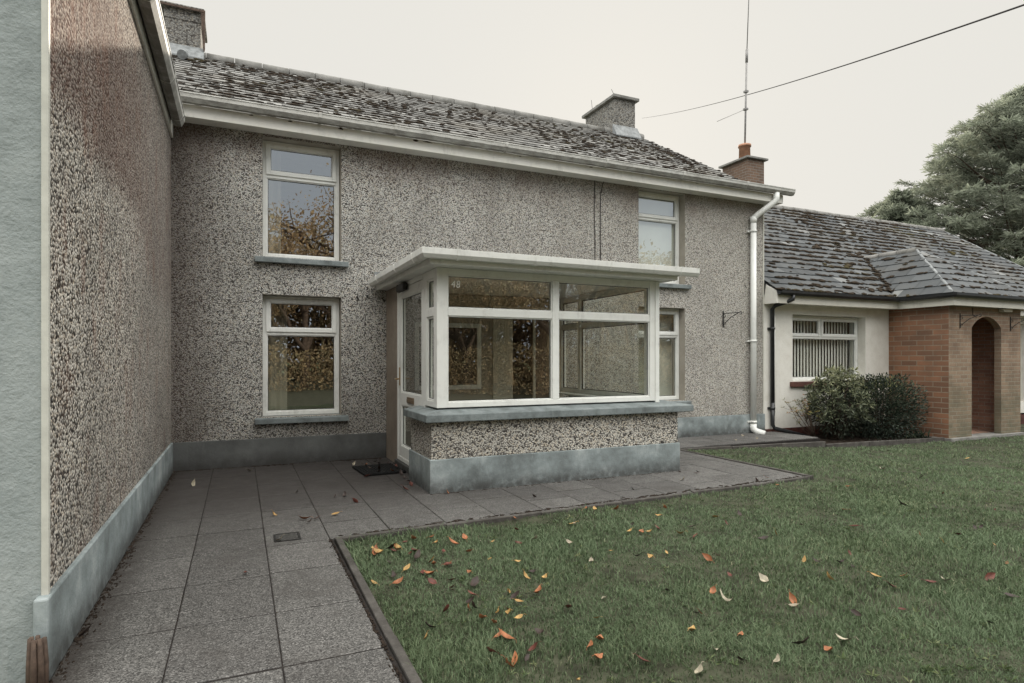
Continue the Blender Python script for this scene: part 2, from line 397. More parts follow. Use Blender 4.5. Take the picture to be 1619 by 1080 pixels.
# ---- slates
def clip(poly, cl):
    for i in range(len(cl)):
        a, b = cl[i], cl[(i+1) % len(cl)]
        ins = lambda p: (b[0]-a[0])*(p[1]-a[1]) - (b[1]-a[1])*(p[0]-a[0]) >= -1e-9
        out = []
        for j in range(len(poly)):
            p, q = poly[j], poly[(j+1) % len(poly)]
            if ins(p): out.append(p)
            if ins(p) != ins(q):
                den = (b[0]-a[0])*(q[1]-p[1]) - (b[1]-a[1])*(q[0]-p[0])
                if abs(den) < 1e-12: continue
                t = -((b[0]-a[0])*(p[1]-a[1]) - (b[1]-a[1])*(p[0]-a[0]))/den
                out.append((p[0]+(q[0]-p[0])*t, p[1]+(q[1]-p[1])*t))
        poly = out
        if len(poly) < 3: return []
    return poly
def slates(mb, P0, U, V, cl, sw, ex, skip=None, mossmb=None, mossp=.4, msize=(.03, .075), sag=0):
    P0, U, V = Vector(P0), Vector(U).normalized(), Vector(V).normalized(); N = U.cross(V)
    us = [c[0] for c in cl]; vs = [c[1] for c in cl]
    at = lambda u, v, h: P0+U*u+V*v+N*h
    rows = int((max(vs)-min(vs))/ex)+1; cols = int((max(us)-min(us))/sw)+2
    inside = lambda u, v: all((b[0]-a[0])*(v-a[1])-(b[1]-a[1])*(u-a[0]) > .005 for a, b in zip(cl, cl[1:]+cl[:1]))
    for i in range(rows):
        v0 = min(vs)+i*ex
        for j in range(-1, cols):
            u0 = min(us)+(j+.5*(i % 2))*sw+random.uniform(-.004, .004); g = .0035
            ju = random.uniform(-.007, .007); lift = .013+random.uniform(0, .004); tw = random.uniform(-.004, .004)
            q = clip([(u0+g, v0+ju), (u0+sw-g, v0+ju+tw), (u0+sw-g, v0+ex*1.12), (u0+g, v0+ex*1.12)], cl)
            if not q or (skip and skip(u0+sw/2, v0+ex/2)): continue
            r = random.random(); H = lambda v: .004+lift*max(0, 1-(v-v0-ju)/(ex*1.12))
            mb.add([at(u, v, H(v)) for u, v in q], [tuple(range(len(q)))], r)
            lo = [p for p in q if p[1] < v0+.02]
            if len(lo) >= 2:
                lo.sort(); a, b = lo[0], lo[-1]
                mb.add([at(a[0], a[1], H(a[1])), at(b[0], b[1], H(b[1])), at(b[0], b[1], -.004), at(a[0], a[1], -.004)], [(0, 3, 2, 1)], r*.3)
            if mossmb is not None:
                w0 = at(u0, v0, 0)
                dens = mossp*(.18+1.5*max(0, .45+mnoise.noise(w0*.7)*1.1+.35*mnoise.noise(w0*2.6)))
                k = int(dens*3+random.random())
                for _ in range(k):
                    mu = u0+random.random()*sw; mv = v0+abs(random.gauss(0, .03))+.0
                    if random.random() < .12: mv = v0+random.random()*ex
                    if not inside(mu, mv) or (skip and skip(mu, mv)): continue
                    lump(mossmb, at(mu, mv-.008, .02), U, V, N, random.uniform(*msize)*random.choice((.6, .8, 1, 1.2)))
PH = (1+5**.5)/2   # moss cushions and soil crumbs are flattened lumps
ICO = [Vector(p).normalized() for p in [(-1,PH,0),(1,PH,0),(-1,-PH,0),(1,-PH,0),(0,-1,PH),(0,1,PH),(0,-1,-PH),(0,1,-PH),(PH,0,-1),(PH,0,1),(-PH,0,-1),(-PH,0,1)]]
ICF = [(0,11,5),(0,5,1),(0,1,7),(0,7,10),(0,10,11),(1,5,9),(5,11,4),(11,10,2),(10,7,6),(7,1,8),(3,9,4),(3,4,2),(3,2,6),(3,6,8),(3,8,9),(4,9,5),(2,4,11),(6,2,10),(8,6,7),(9,8,1)]
def lump(mb, c, U, V, N, s):
    a = random.uniform(.9, 2.3); b = random.uniform(.45, .8); h = random.uniform(.16, .36)
    mb.add([c+U*(p.x*s*a*random.uniform(.75, 1.2))+V*(p.y*s*b*random.uniform(.75, 1.2))+N*(p.z*s*h*random.uniform(.7, 1.3)) for p in ICO], ICF, None, True)

# gutter profile pointing towards -d (front) ; d0 = back plane, z0 = top
def gut(d0, z0, w, h, sgn=-1):
    P = [(0, 0), (0, -h*.85), (.25*w, -h), (.7*w, -h), (.95*w, -h*.55), (w, -.012), (w+.006, -.012), (w+.006, 0), (w-.012, 0), (w-.012, -.02), (.82*w, -h*.6), (.6*w, -h*.86), (.2*w, -h*.86), (.012, -h*.7), (.012, 0)]
    return [(d0+sgn*d, z0+z) for d, z in P]
def band(d0, z0, w, h, sgn=-1, g=.006):
    P = [(-.0, 0), (-.0, -h*.9), (.25*w, -h-g), (.72*w, -h-g), (.97*w+g, -h*.55), (w+g*1.6, -.01), (w+g*1.6, g), (0, g)]
    return [(d0+sgn*d, z0+z) for d, z in P]

# ------------------------------------------------------------------ ground
def hgt(x, y):
    t = min(max((x-6.5)/5, 0), 1); return -.03-.19*t*t*(3-2*t)
mb = MB(); mb.quad((-300,-300,-.32), (300,-300,-.32), (300,300,-.32), (-300,300,-.32))
tag(build('ground', mb, M['field']), kind='structure')
mb = MB()
KX, KY0, KY1 = 1.345, -3.49, -3.25     # lawn corner; front kerb runs from (1.345,-3.49) to (6.5,-3.25)
def in_paving(x, y, m=0.):
    if y > .3: return True
    if x < KX+m: return True
    ky = KY0+(x-1.345)*(KY1-KY0)/5.155
    if x < 6.5+m and y > ky-m: return True
    if x < 9.55 and y > -1.0-m: return True
    return x < 12.8 and y > -1.03-m
nx, ny = 150, 90
xs = [1.0+i*.12 for i in range(100)]+[13+i*1.2 for i in range(1, 40)]; ys = [.4-j*.12 for j in range(80)]+[-9.1-j*1.5 for j in range(1, 35)]
vs = []
for x in xs:
    for y in ys:
        z = hgt(x, y)+.012*mnoise.noise(Vector((x*1.3, y*1.3, 0)))
        if in_paving(x, y, -.12): z = -.16 if x < 9.6 else z-.02
        vs.append((x, y, z))
n = len(ys)
mb.add(vs, [(i*n+j+1, (i+1)*n+j+1, (i+1)*n+j, i*n+j) for i in range(len(xs)-1) for j in range(n-1)], smooth=True)
mb.sm = [True]*len(mb.f)
tag(build('lawn', mb, M['turf']), kind='structure')

# paving slabs
mb = MB()
def slab(x0, y0, x1, y1, clipy=None):
    g = .0034; z = random.uniform(-.001, .0015); t = [random.uniform(-.0012, .0012) for _ in range(4)]
    gy = random.uniform(.006, .009); P = [(x0+g, y0+gy), (x1-g, y0+gy), (x1-g, y1-gy), (x0+g, y1-gy)]
    if clipy:
        P = [(x, max(y, clipy(x)+.004)) for x, y in P]
        if P[3][1]-P[0][1] < .02 and P[2][1]-P[1][1] < .02: return
    r = random.random()
    b = .004
    cx, cy = sum(p[0] for p in P)/4, sum(p[1] for p in P)/4
    top = [(x+(b if x < cx else -b), y+(b if y < cy else -b), z+tt) for (x, y), tt in zip(P, t)]
    mid = [(x, y, z+tt-.003) for (x, y), tt in zip(P, t)]; bot = [(x, y, -.07) for x, y in P]
    vs = top+mid+bot
    fs = [(0,1,2,3)]+[(4+i, 4+(i+1) % 4, (i+1) % 4, i) for i in range(4)]+[(8+i, 8+(i+1) % 4, 4+(i+1) % 4, 4+i) for i in range(4)]
    mb.add(vs, fs, r)
xl = [.0, .44, .89, 1.32]
yl0 = [-4.09-.6*k for k in range(9)]
for i in range(3):
    off = [.0, .0, .05][i]
    yy = [0, -.62+off, -1.23, -1.84+off, -2.45, -2.98+off, -3.5, -4.09+off*.5]+[-4.09-.6*k for k in range(1, 10)]
    for a, b in zip(yy, yy[1:]): slab(xl[i]+(.0 if i else .02), b, xl[i+1], a)
kl = lambda x: KY0+(x-1.345)*(KY1-KY0)/5.155
x = 1.32; k = 0
while x < 6.44:
    w = .45; x1 = min(x+w, 6.45)
    yy = [-.02, -.62, -1.23, -1.84, -2.45, -3.02, -3.6]
    if k % 2: yy = [-.02, -.35, -.95, -1.55, -2.15, -2.78, -3.6]
    for a, b in zip(yy, yy[1:]):
        slab(x, b, x1, a, clipy=lambda q: kl(q))
    x = x1; k += 1
x = 6.5
while x < 9.4:
    for a, b in ((-.02, -.48), (-.48, -.95)): slab(x, b, min(x+.6, 9.5), a)
    x += .6
tag(build('path', mb, M['paving']), kind='structure')
mb = MB(); mb.box(-.0, -9.4, -.15, 1.34, -.0, -.0035); mb.add([(1.345, -3.47, -.0035), (6.48, -3.24, -.0035), (6.48, -.0, -.0035), (1.345, -.0, -.0035)], [(0,1,2,3)]); mb.box(6.485, -.97, -.15, 9.52, 0, -.014)
tag(build('path_bedding', mb, M['joint']), kind='structure')
mb = MB()
def kerb(p, q, w=.045, z0=.0, z1=.0, seg=.9):
    p, q = Vector((*p, 0)), Vector((*q, 0)); d = q-p; L = d.length; d.normalize(); nn = Vector((-d.y, d.x, 0))
    k = max(1, round(L/seg))
    for i in range(k):
        a = p+d*(L*i/k+.003); b = p+d*(L*(i+1)/k-.003)
        za = z0+(z1-z0)*i/k+random.uniform(-.006, .006); zb = z0+(z1-z0)*(i+1)/k+random.uniform(-.006, .006); sh = nn*random.uniform(-.004, .004)
        A = [a+sh, b+sh, b+nn*w+sh, a+nn*w+sh]
        mb.hexa([(v.x, v.y, -.28) for v in A]+[(A[0].x, A[0].y, za), (A[1].x, A[1].y, zb), (A[2].x, A[2].y, zb), (A[3].x, A[3].y, za)])
kerb((KX+.005, -9.4), (KX+.005, KY0-.045), -.045, .008, .008)
kerb((KX-.0, KY0-.002), (6.46, KY1-.002), -.045, .008, .004)
kerb((6.46, KY1-.05), (6.46, -1.0), -.05, .012, .012)
kerb((6.52, -1.0), (9.55, -1.0), -.05, .0, -.055)
kerb((9.56, -1.0), (12.68, -1.02), -.06, -.10, -.16)
tag(build('kerb', mb, M['kerb'], bevel=.006), kind='structure')
mb = MB(); mb.quad((9.5, -1.0, -.13), (12.75, -1.0, -.2), (12.75, 0, -.17), (9.5, 0, -.08))
for k in range(260):
    x, y = random.uniform(9.6, 12.7), random.uniform(-.98, -.1); lump(mb, Vector((x, y, -.12-.02*(x-9.5))), Vector((1,0,0)), Vector((0,1,0)), Vector((0,0,1)), random.uniform(.02, .06))
tag(build('flower_bed', mb, M['soil']), kind='structure')

# grass
cam_p = (0.724, -8.015)
yaw = R(24.27)
def grass():
    N = 680000
    # sample in view wedge with density falling with distance
    d = rng.uniform(0, 1, N); d = 1.6*(30/1.6)**(d**1.25)
    lat = rng.uniform(-1.02, 1.02, N)*d
    x = cam_p[0]+math.sin(yaw)*d+math.cos(yaw)*lat; y = cam_p[1]+math.cos(yaw)*d-math.sin(yaw)*lat
    ky = KY0+(x-1.345)*(KY1-KY0)/5.155
    e = rng.normal(0, .012, N)
    ok = (x > KX+.055+e) & (y < -1.07+e) & ((x > 6.52+e) | (y < ky-.05+e)) & ((x < 12.6) | (y < -1.2)) & ((x < 15.2) | (y < -.2))
    # also behind/near camera
    x2 = rng.uniform(KX+.06, 7, 60000); y2 = rng.uniform(-10, -3.6, 60000)
    k2 = y2 < KY0+(x2-1.345)*(KY1-KY0)/5.155-.05
    x = np.concatenate([x[ok], x2[k2]]); y = np.concatenate([y[ok], y2[k2]]); d = np.concatenate([d[ok], np.hypot(x2[k2]-cam_p[0], y2[k2]-cam_p[1])+.5])
    worn = np.sin(x*1.7+2.3*np.sin(y*1.1+.6))*np.sin(y*2.2+1.6*np.sin(x*1.5+2))+.5*np.sin(x*6.1+y*3.3)*np.sin(y*5.7-x*2.9)
    keep = rng.random(len(x)) > np.clip((worn-.55)*1.5, 0, .72)
    x, y, d, worn = x[keep], y[keep], d[keep], worn[keep]
    n = len(x)
    t = np.clip((x-6.5)/5, 0, 1); z = -.03-.19*t*t*(3-2*t)
    # patchiness
    pn = np.sin(x*3.1+1.3*np.sin(y*2.3))*np.sin(y*3.7+1.7*np.sin(x*1.9))+.6*np.sin(x*9.7+y*4.1)*np.sin(y*8.3-x*5.2)+.5*np.sin(x*21+3*np.sin(y*17))*np.sin(y*23)
    cl = np.sin(x*2.1+2.1*np.sin(y*1.4+1))*np.sin(y*2.6+1.9*np.sin(x*1.2))
    hgt_ = (.019+.008*pn+.007*cl+rng.normal(0, .006, n)).clip(.006, .055)*np.where(rng.random(n) < .03, 1.7, 1)
    kd = np.minimum(x-KX, np.where(x < 6.5, KY0+(x-1.345)*(KY1-KY0)/5.155-y, 9)); hgt_ = hgt_*np.where(kd < .13, 1.45, 1)
    wd = (.0016+.00055*np.maximum(d-1.5, 0)).clip(.0017, .008)*rng.uniform(.7, 1.3, n)
    an = rng.uniform(0, 2*PI, n); lean = rng.uniform(.3, 1.5, n)*hgt_; la = an+rng.normal(0, .8, n)+PI/2
    wx, wy = np.cos(an)*wd, np.sin(an)*wd
    lx, ly = np.cos(la)*lean, np.sin(la)*lean
    V = np.zeros((n, 5, 3), np.float32)
    V[:, 0] = np.stack([x-wx, y-wy, z-.015], 1); V[:, 1] = np.stack([x+wx, y+wy, z-.015], 1)
    V[:, 2] = np.stack([x+wx*.75+lx*.35, y+wy*.75+ly*.35, z+hgt_*.62], 1); V[:, 3] = np.stack([x-wx*.75+lx*.35, y-wy*.75+ly*.35, z+hgt_*.62], 1)
    V[:, 4] = np.stack([x+lx, y+ly, z+hgt_*.95], 1)
    me = bpy.data.meshes.new('grass')
    me.vertices.add(n*5); me.vertices.foreach_set('co', V.reshape(-1))
    base = np.arange(n)*5
    lv = np.stack([base, base+1, base+2, base+3, base+3, base+2, base+4], 1).reshape(-1)
    me.loops.add(n*7); me.loops.foreach_set('vertex_index', lv.astype(np.int32))
    me.polygons.add(n*2)
    ls = np.stack([np.arange(n)*7, np.arange(n)*7+4], 1).reshape(-1); lt = np.tile([4, 3], n)
    me.polygons.foreach_set('loop_start', ls.astype(np.int32)); 
    try: me.polygons.foreach_set('loop_total', lt.astype(np.int32))
    except Exception: pass
    me.update(calc_edges=True)
    rv = (.43+.05*np.clip(d-3, 0, 6)/2+.16*pn-.12*(worn > .5)-.10*(cl > .55)*rng.random(n)+rng.normal(0, .2, n)).clip(0, .94); rv = np.where(rng.random(n) < .05, rng.uniform(.9, 1, n), rv)
    at = me.attributes.new('rnd', 'FLOAT', 'FACE'); at.data.foreach_set('value', np.repeat(rv, 2).astype(np.float32))
    me.materials.append(M['grass'])
    o = bpy.data.objects.new('grass', me); COL.objects.link(o)
    tag(o, 'short damp green grass growing over the front lawn', 'grass', kind='stuff')
grass()

# ------------------------------------------------------------------ shared window builder
def window(parent, ax, a0, a1, z0, z1, d, zt, mat, glass, sill=None, openers=((0, 1),), inward=1, mull=None, name='window', sillmat=None):
    """outer face of the frame on plane d; inward = +1 when the room lies at larger d"""
    s = inward; fr = MB(); w = .05
    fr.frame(ax, a0, a1, z0, z1, d, d+s*.07, w)
    B = (lambda m, p0, q0, p1, q1, e0, e1: m.box(p0, e0, q0, p1, e1, q1)) if ax == 'x' else (lambda m, p0, q0, p1, q1, e0, e1: m.box(e0, p0, q0, e1, p1, q1))
    B(fr, a0+w, zt-.025, a1-w, zt+.025, d+s*.001, d+s*.07)
    if mull: B(fr, mull-.025, zt+.025, mull+.025, z1-w, d+s*.0005, d+s*.07)
    # inner bead round fixed light
    fr.frame(ax, a0+w, a1-w, z0+w, zt-.025, d+s*.012, d+s*.06, .012)
    win = build(name, fr, mat, parent, bevel=.004)
    P = (lambda a, z, e: (a, e, z)) if ax == 'x' else (lambda a, z, e: (e, a, z))
    def pane(p0, p1, q0, q1, e, par):
        m = MB(); m.quad(P(p0, q0, e), P(p1, q0, e), P(p1, q1, e), P(p0, q1, e)); build('pane', m, glass, par)
        g = MB(); g.frame(ax, p0, p1, q0, q1, e-s*.004, e+s*.003, .006); return g
    gk = pane(a0+w+.012, a1-w-.012, z0+w+.012, zt-.037, d+s*.035, win); build('gasket', gk, M['black_pipe'], win)
    edges = [(a0+w, mull-.025), (mull+.025, a1-w)] if mull else [(a0+w, a1-w)]
    for p0, p1 in edges:
        op = MB(); op.frame(ax, p0-.012, p1+.012, zt+.014, z1-w+.012, d-s*.016, d-s*.002, .05)
        op.frame(ax, p0+.036, p1-.036, zt+.062, z1-w-.036, d-s*.002, d+s*.03, .012)
        build('opening_sash', op, mat, win, bevel=.004)
        gk = pane(p0+.046, p1-.046, zt+.074, z1-w-.048, d+s*.012, win)
        build('gasket', gk, M['black_pipe'], win)
    if sill:
        build('sill', sill, sillmat or M['sill'], win, bevel=.008)
    return win
def room(parent, x0, x1, z0, z1, y0, y1, mat, name='room_interior'):
    m = MB(); P = [(x0,y0,z0),(x1,y0,z0),(x1,y1,z0),(x0,y1,z0),(x0,y0,z1),(x1,y0,z1),(x1,y1,z1),(x0,y1,z1)]
    m.add(P, [(0,1,2,3),(4,7,6,5),(1,5,6,2),(2,6,7,3),(3,7,4,0)])
    build(name, m, mat, parent)

# ------------------------------------------------------------------ two storey house
house = thing('house', (4.6, 0, 0), 'two storey grey pebbledash house with slate roof and white framed windows', 'house')
W = [(.98, 1.92, 2.566, 4.04), (.98, 1.92, .585, 2.10), (6.57, 7.51, 2.55, 4.06), (6.57, 7.51, .615, 2.15)]
DOORH = (4.33, 5.12, .0, 2.02)
HX0, HX1, HT = 0.0, 9.28, 4.16
mb = MB(); wall(mb, 'x', 0, HX0, HX1, .33, HT, [(*h[:2], h[2], h[3]) for h in W]+[(DOORH[0], DOORH[1], .33, DOORH[3])], .18, .42)
build('front_wall', mb, M['dash'], house)
for h in W+[(DOORH[0], DOORH[1], .33, DOORH[3])]:
    mb = MB(); reveals(mb, 'x', 0, h, .40); build('reveal', mb, M['reveal'], house)
RY, RZ, EZ = 3.74, 6.54, 4.12       # ridge and eaves
GX = 9.40
mb = MB(); mb.box(9.02, .421, 0, HX1, 7.4, HT); mb.add([(9.02,0,HT),(HX1,0,HT),(HX1,RY,RZ-.12),(9.02,RY,RZ-.12),(9.02,7.48,HT),(HX1,7.48,HT)], [(1,5,3),(0,2,3,1) if False else (0,3,2) ,(0,2,4)])
mb.box(-.6, 7.41, 0, HX1, 7.48, HT)
build('gable_wall', mb, M['dash'], house)
mb = MB(); mb.box(.0, -.022, -.1, 2.497, .3, .33); build('plinth', mb, M['plinth_house'], house, bevel=.006)
mb = MB(); mb.box(5.45, -.022, -.1, 9.30, .3, .325); build('plinth', mb, M['plinth'], house, bevel=.006)
# windows
def wsill(x0, x1, z0, z1, yb):
    m = MB(); m.hexa([(x0,-.07,z0),(x1,-.07,z0),(x1,yb,z0),(x0,yb,z0),(x0,-.07,z1-.014),(x1,-.07,z1-.014),(x1,yb,z1+.004),(x0,yb,z1+.004)]); return m
wl = []
for i, h in enumerate(W):
    sl = wsill(h[0]-.09, h[1]+.085, h[2]-.08, h[2]+.0, .135)
    zt = [3.60, 1.63, 3.62, 1.69][i]
    wl.append(window(house, 'x', h[0]+.005, h[1]-.005, h[2]+.005, h[3]-.003, .14, zt, M['upvc'], M['glass'], sl))
room(house, .3, 3.2, 2.2, 4.10, .42, 3.2, M['room']); room(house, .3, 3.2, .1, 2.15, .42, 3.6, M['room'])
room(house, 5.6, 8.8, 2.2, 4.10, .42, 3.2, M['plaster']); room(house, 5.5, 8.8, .1, 2.18, .42, 3.4, M['room'])
room(house, 4.2, 5.4, 0, 2.2, .425, 3.5, M['room'], 'hall_interior')
# inner face of the old front wall inside the porch, inner window and door
mb = MB(); wall(mb, 'x', -.02, 2.62, 5.1, .05, 2.2, [(2.9, 3.80, .9, 1.78), (4.33, 5.08, .05, 2.02)], .01, .015)
build('porch_back_plaster', mb, M['porch_wall'], house)
mb = MB(); mb.frame('x', 2.88, 3.84, .88, 1.80, -.05, -.021, .06); build('inner_window', mb, M['upvc'], house)
mb = MB(); mb.quad((2.94,-.03,.94),(3.78,-.03,.94),(3.78,-.03,1.74),(2.94,-.03,1.74)); build('inner_pane', mb, m_flat('dark_glass', (.05,.042,.034), .08, .2, 3, .5), house)
mb = MB(); mb.box(4.02, -.05, .06, 4.33, -.0205, 2.06); mb.box(5.08, -.05, .06, 5.14, -.0205, 2.06); mb.box(4.33, -.05, 2.0, 5.08, -.0205, 2.06); mb.box(4.66, -.045, .06, 4.70, -.0205, 2.0)
build('inner_door_frame', mb, M['curtain'], house, bevel=.005)
mb = MB(); mb.box(4.705, -.035, .06, 5.075, -.01, 1.995); build('inner_door', mb, m_flat('door_brown', (.14, .09, .06), .5, .2, 4), house)
# eaves
mb = MB(); mb.box(.02, -.235, 4.06, 9.50, -.21, 4.205); build('fascia', mb, M['fascia'], house, bevel=.003)
mb = MB(); mb.box(.02, -.209, 4.07, 9.48, -.001, 4.085); mb.box(9.283, -.001, 4.07, 9.48, .25, 4.085); build('soffit', mb, M['fascia'], house)
mb = MB(); mb.box(9.483, -.209, 4.06, 9.50, .3, 4.25); build('soffit_end', mb, M['fascia'], house)
mb = MB(); mb.extrude(gut(-.237, 4.295, .125, .10), .03, 9.66, 'x'); gu = build('gutter', mb, M['gutter'], house)
for x in (1.62, 2.55, 4.1, 5.75, 7.2, 8.55): 
    mb = MB(); mb.extrude(band(-.237, 4.295, .125, .10), x-.018, x+.018, 'x'); build('gutter_bracket', mb, M['gutter'], gu)
# roof
rf = MB(); mo = MB()
V = Vector((0, RY+.33, RZ-EZ)); SL = V.length
slates(rf, (-1.6, -.30, EZ), (1, 0, 0), V, [(0, .11), (GX+1.6, .11), (GX+1.6, SL), (0, SL)], .30, .205, mossmb=mo, mossp=1.15, msize=(.018, .05))
rf.quad((-1.6,-.205,EZ+.025),(GX,-.205,EZ+.025),(GX,RY,RZ-.03),(-1.6,RY,RZ-.03)); rf.quad((-1.6,RY,RZ),(GX,RY,RZ),(GX,7.8,EZ),(-1.6,7.8,EZ))
roof = build('roof', rf, M['slate'], house)
tag(build('moss', mo, M['moss'], roof), kind='stuff')
mb = MB(); x = -1.6
while x < GX-.02:
    x1 = min(x+.45, GX); dz = random.uniform(-.006, .006)
    mb.tube([(x, RY, RZ-.03+dz), (x1-.012, RY, RZ-.03+dz+random.uniform(-.004, .004))], .105, 12); x = x1
build('ridge_tiles', mb, M['ridge'], roof)
mb = MB(); mb.hexa([(GX-.06,-.20,EZ-.006),(GX-.02,-.20,EZ-.006),(GX-.02,RY,RZ-.07),(GX-.06,RY,RZ-.07),(GX-.06,-.20,EZ+.049),(GX-.02,-.20,EZ+.049),(GX-.02,RY,RZ-.012),(GX-.06,RY,RZ-.012)]); build('verge', mb, M['ridge'], roof)
# chimneys
def chimney(parent, x0, x1, y0, y1, zb, zt, mat, over=.075, capt=.10, uv=False, pots=(), potmat=None, potr=.1, poth=.3, capmat=None, neck=False):
    m = MB(); m.box(x0, y0, zb, x1, y1, zt)
    if neck: m.box(x0-.012, y0-.012, zt-.18, x1+.012, y1+.012, zt-.002)
    c = build('chimney', m, mat, parent, bevel=.012, uv=uv)
    m = MB(); m.box(x0-over, y0-over, zt, x1+over, y1+over, zt+capt*.62); m.hexa([(x0-over+.02,y0-over+.02,zt+capt*.62),(x1+over-.02,y0-over+.02,zt+capt*.62),(x1+over-.02,y1+over-.02,zt+capt*.62),(x0-over+.02,y1+over-.02,zt+capt*.62),(x0+.05,y0+.05,zt+capt),(x1-.05,y0+.05,zt+capt),(x1-.05,y1-.05,zt+capt),(x0+.05,y1-.05,zt+capt)])
    build('chimney_cap', m, capmat or M['ridge'], c, bevel=.01)
    for px_, py_ in pots:
        m = MB(); z = zt+capt*.8
        m.tube([(px_,py_,z),(px_,py_,z+poth*.85),(px_,py_,z+poth*.86),(px_,py_,z+poth)], [potr, potr*.93, potr*1.1, potr*1.1], 16)
        build('chimney_pot', m, potmat or M['pot'], c)
    return c
c2 = chimney(house, 8.44, 9.0, 3.46, 4.72, 6.0, 7.20, M['chimdash'], .07, .11, pots=((8.74, 3.85), (8.72, 4.4)), potr=.16, poth=.13)
mb = MB(); mb.hexa([(8.38,3.30,6.30),(9.06,3.30,6.30),(9.06,3.46,6.40),(8.38,3.46,6.40),(8.38,3.30,6.325),(9.06,3.30,6.325),(9.06,3.455,6.60),(8.38,3.455,6.60)]); build('flashing', mb, M['lead'], c2)
mb = MB(); mb.tube([(8.72,3.9,7.33),(8.70,3.9,7.52),(8.66,3.92,7.62)], .006, 5); build('wire_stub', mb, M['cable'], c2)
mb = MB(); mb.tube([(8.5,4.5,7.33),(8.47,4.5,7.56)], .005, 5); build('wire_stub', mb, M['cable'], c2)
c1 = chimney(house, -.42, .115, 3.6, 4.6, 6.1, 7.22, M['chimdash'], .06, .09, capmat=M['chimdash'], neck=True)
mb = MB(); mb.hexa([(-.5,3.44,6.36),(.17,3.44,6.36),(.17,3.6,6.45),(-.5,3.6,6.45),(-.5,3.44,6.385),(.17,3.44,6.385),(.17,3.595,6.62),(-.5,3.595,6.62)]); build('flashing', mb, M['lead'], c1)
mb = MB(); mb.hexa([(.155,3.52,6.62),(.185,3.52,6.60),(.185,3.56,6.60),(.155,3.56,6.62),(.12,3.52,7.20),(.19,3.52,7.20),(.19,3.56,7.20),(.12,3.56,7.20)])
mb.hexa([(.160,3.52,6.55),(.18,3.52,6.55),(.18,3.55,6.55),(.16,3.55,6.55),(.155,3.52,6.60),(.186,3.52,6.59),(.186,3.55,6.59),(.155,3.55,6.60)])
mb.box(-.5, 3.515, 7.205, .19, 3.535, 7.24); build('loose_strip', mb, M['rust'], c1)
mb = MB(); mb.tube([(-.12,3.3,6.34),(-.12,3.0,6.19)], .075, 10); build('roof_pipe', mb, M['lead'], roof)
# downpipe
mb = MB(); r = .052
mb.tube([(9.26,-.305,4.20),(9.26,-.305,4.10),(9.23,-.29,4.04),(9.02,-.12,3.84),(8.965,-.075,3.78),(8.965,-.072,3.70)], r, 14); mb.tube([(8.965,-.072,3.74),(8.965,-.072,.10)], r*.97, 14)
mb.tube([(8.965,-.072,3.80),(8.965,-.072,3.70)], r*1.14, 14)
mb.tube([(8.965,-.072,.16),(8.965,-.075,.07),(8.99,-.13,.03),(9.06,-.24,-.005)], r*1.1, 14)
dp = build('downpipe', mb, M['upvc'], house)
for z in (3.55, 1.62, .2):
    mb = MB(); mb.tube([(8.965,-.072,z-.018),(8.965,-.072,z+.018)], r*1.16, 14); mb.box(8.87, -.04, z-.015, 9.06, -.003, z+.015); build('pipe_bracket', mb, M['upvc'], dp)
mb = MB(); mb.box(9.262, -.012, .3, 9.286, .012, 4.05); build('corner_bead', mb, M['bead'], house)
# cables on the wall
for i, (x, pts) in enumerate(((5.74, [(5.74,-.012,4.07),(5.73,-.012,3.6),(5.745,-.012,3.1),(5.735,-.012,2.36)]), (5.85, [(5.90,-.012,4.07),(5.87,-.02,3.99),(5.845,-.012,3.85),(5.84,-.012,3.3),(5.85,-.012,2.36)]))):
    mb = MB(); mb.tube(pts, .006, 6)
    o = build('wall_cable', mb, M['cable'], loc=(x, 0, 2.4)); tag(o, ['straight thin dark cable running down the wall, left of the pair above the porch roof', 'thin dark wall cable kinked at its top, right of the pair above the porch roof'][i], 'cable', 'cables on the house wall')
for i, (x, z) in enumerate(((2.125, 2.105), (2.25, 2.13))):
    mb = MB(); mb.tube([(x,0,z),(x,-.03,z)], [.014, .010], 8); mb.tube([(x,-.03,z+.006),(x,-.038,z-.03)], .008, 6)
    tag(build('wall_plug', mb, M['iron'], loc=(x, 0, z)), ['black wall plug left of the porch roof end, the lower of the pair', 'black wall plug nearest the porch roof end, the higher of the pair'][i], 'wall plug', 'black plugs in the wall beside the porch')

# curtains, blinds and the mirrored-sky sheet
def pleat(x0, x1, z0, z1, y, amp, per):
    m = MB(); n = int((x1-x0)/per*8); vs = []
    for i in range(n+1):
        x = x0+(x1-x0)*i/n; yy = y+amp*math.sin(2*PI*(x-x0)/per+.5*math.sin(x*7)); vs += [(x, yy, z0), (x, yy, z1)]
    m.add(vs, [(2*i, 2*i+2, 2*i+3, 2*i+1) for i in range(n)], smooth=True); return m
tag(build('curtain', pleat(.90, 1.22, 2.5, 4.05, .50, .02, .11), M['curtain'], loc=(1.0,.5,2.5)), 'cream curtain at the left side of the upper left window', 'curtain')
tag(build('curtain', pleat(.90, 1.30, .5, 2.12, .52, .02, .12), M['curtain'], loc=(1.0,.5,.5)), 'cream curtain added for the pale reflection at the left of the lower left window', 'curtain')  # curtain added in place of the pale reflection in this window
mb = MB(); mb.box(6.60, .225, 2.6, 7.46, .23, 4.03); tag(build('window_sheet', mb, M['sky_glare_white'], loc=(7,.3,2.6)), 'white sheet standing in for bright sky mirrored in the upper right window', 'blind')  # added white sheet, stands in for the bright sky this window mirrors
mb = MB(); mb.box(6.60, .32, .66, 7.50, .325, 2.10); tag(build('window_sheet', mb, M['blind'], loc=(7,.3,.66)), 'grey roller blind in the lower window right of the porch', 'blind')

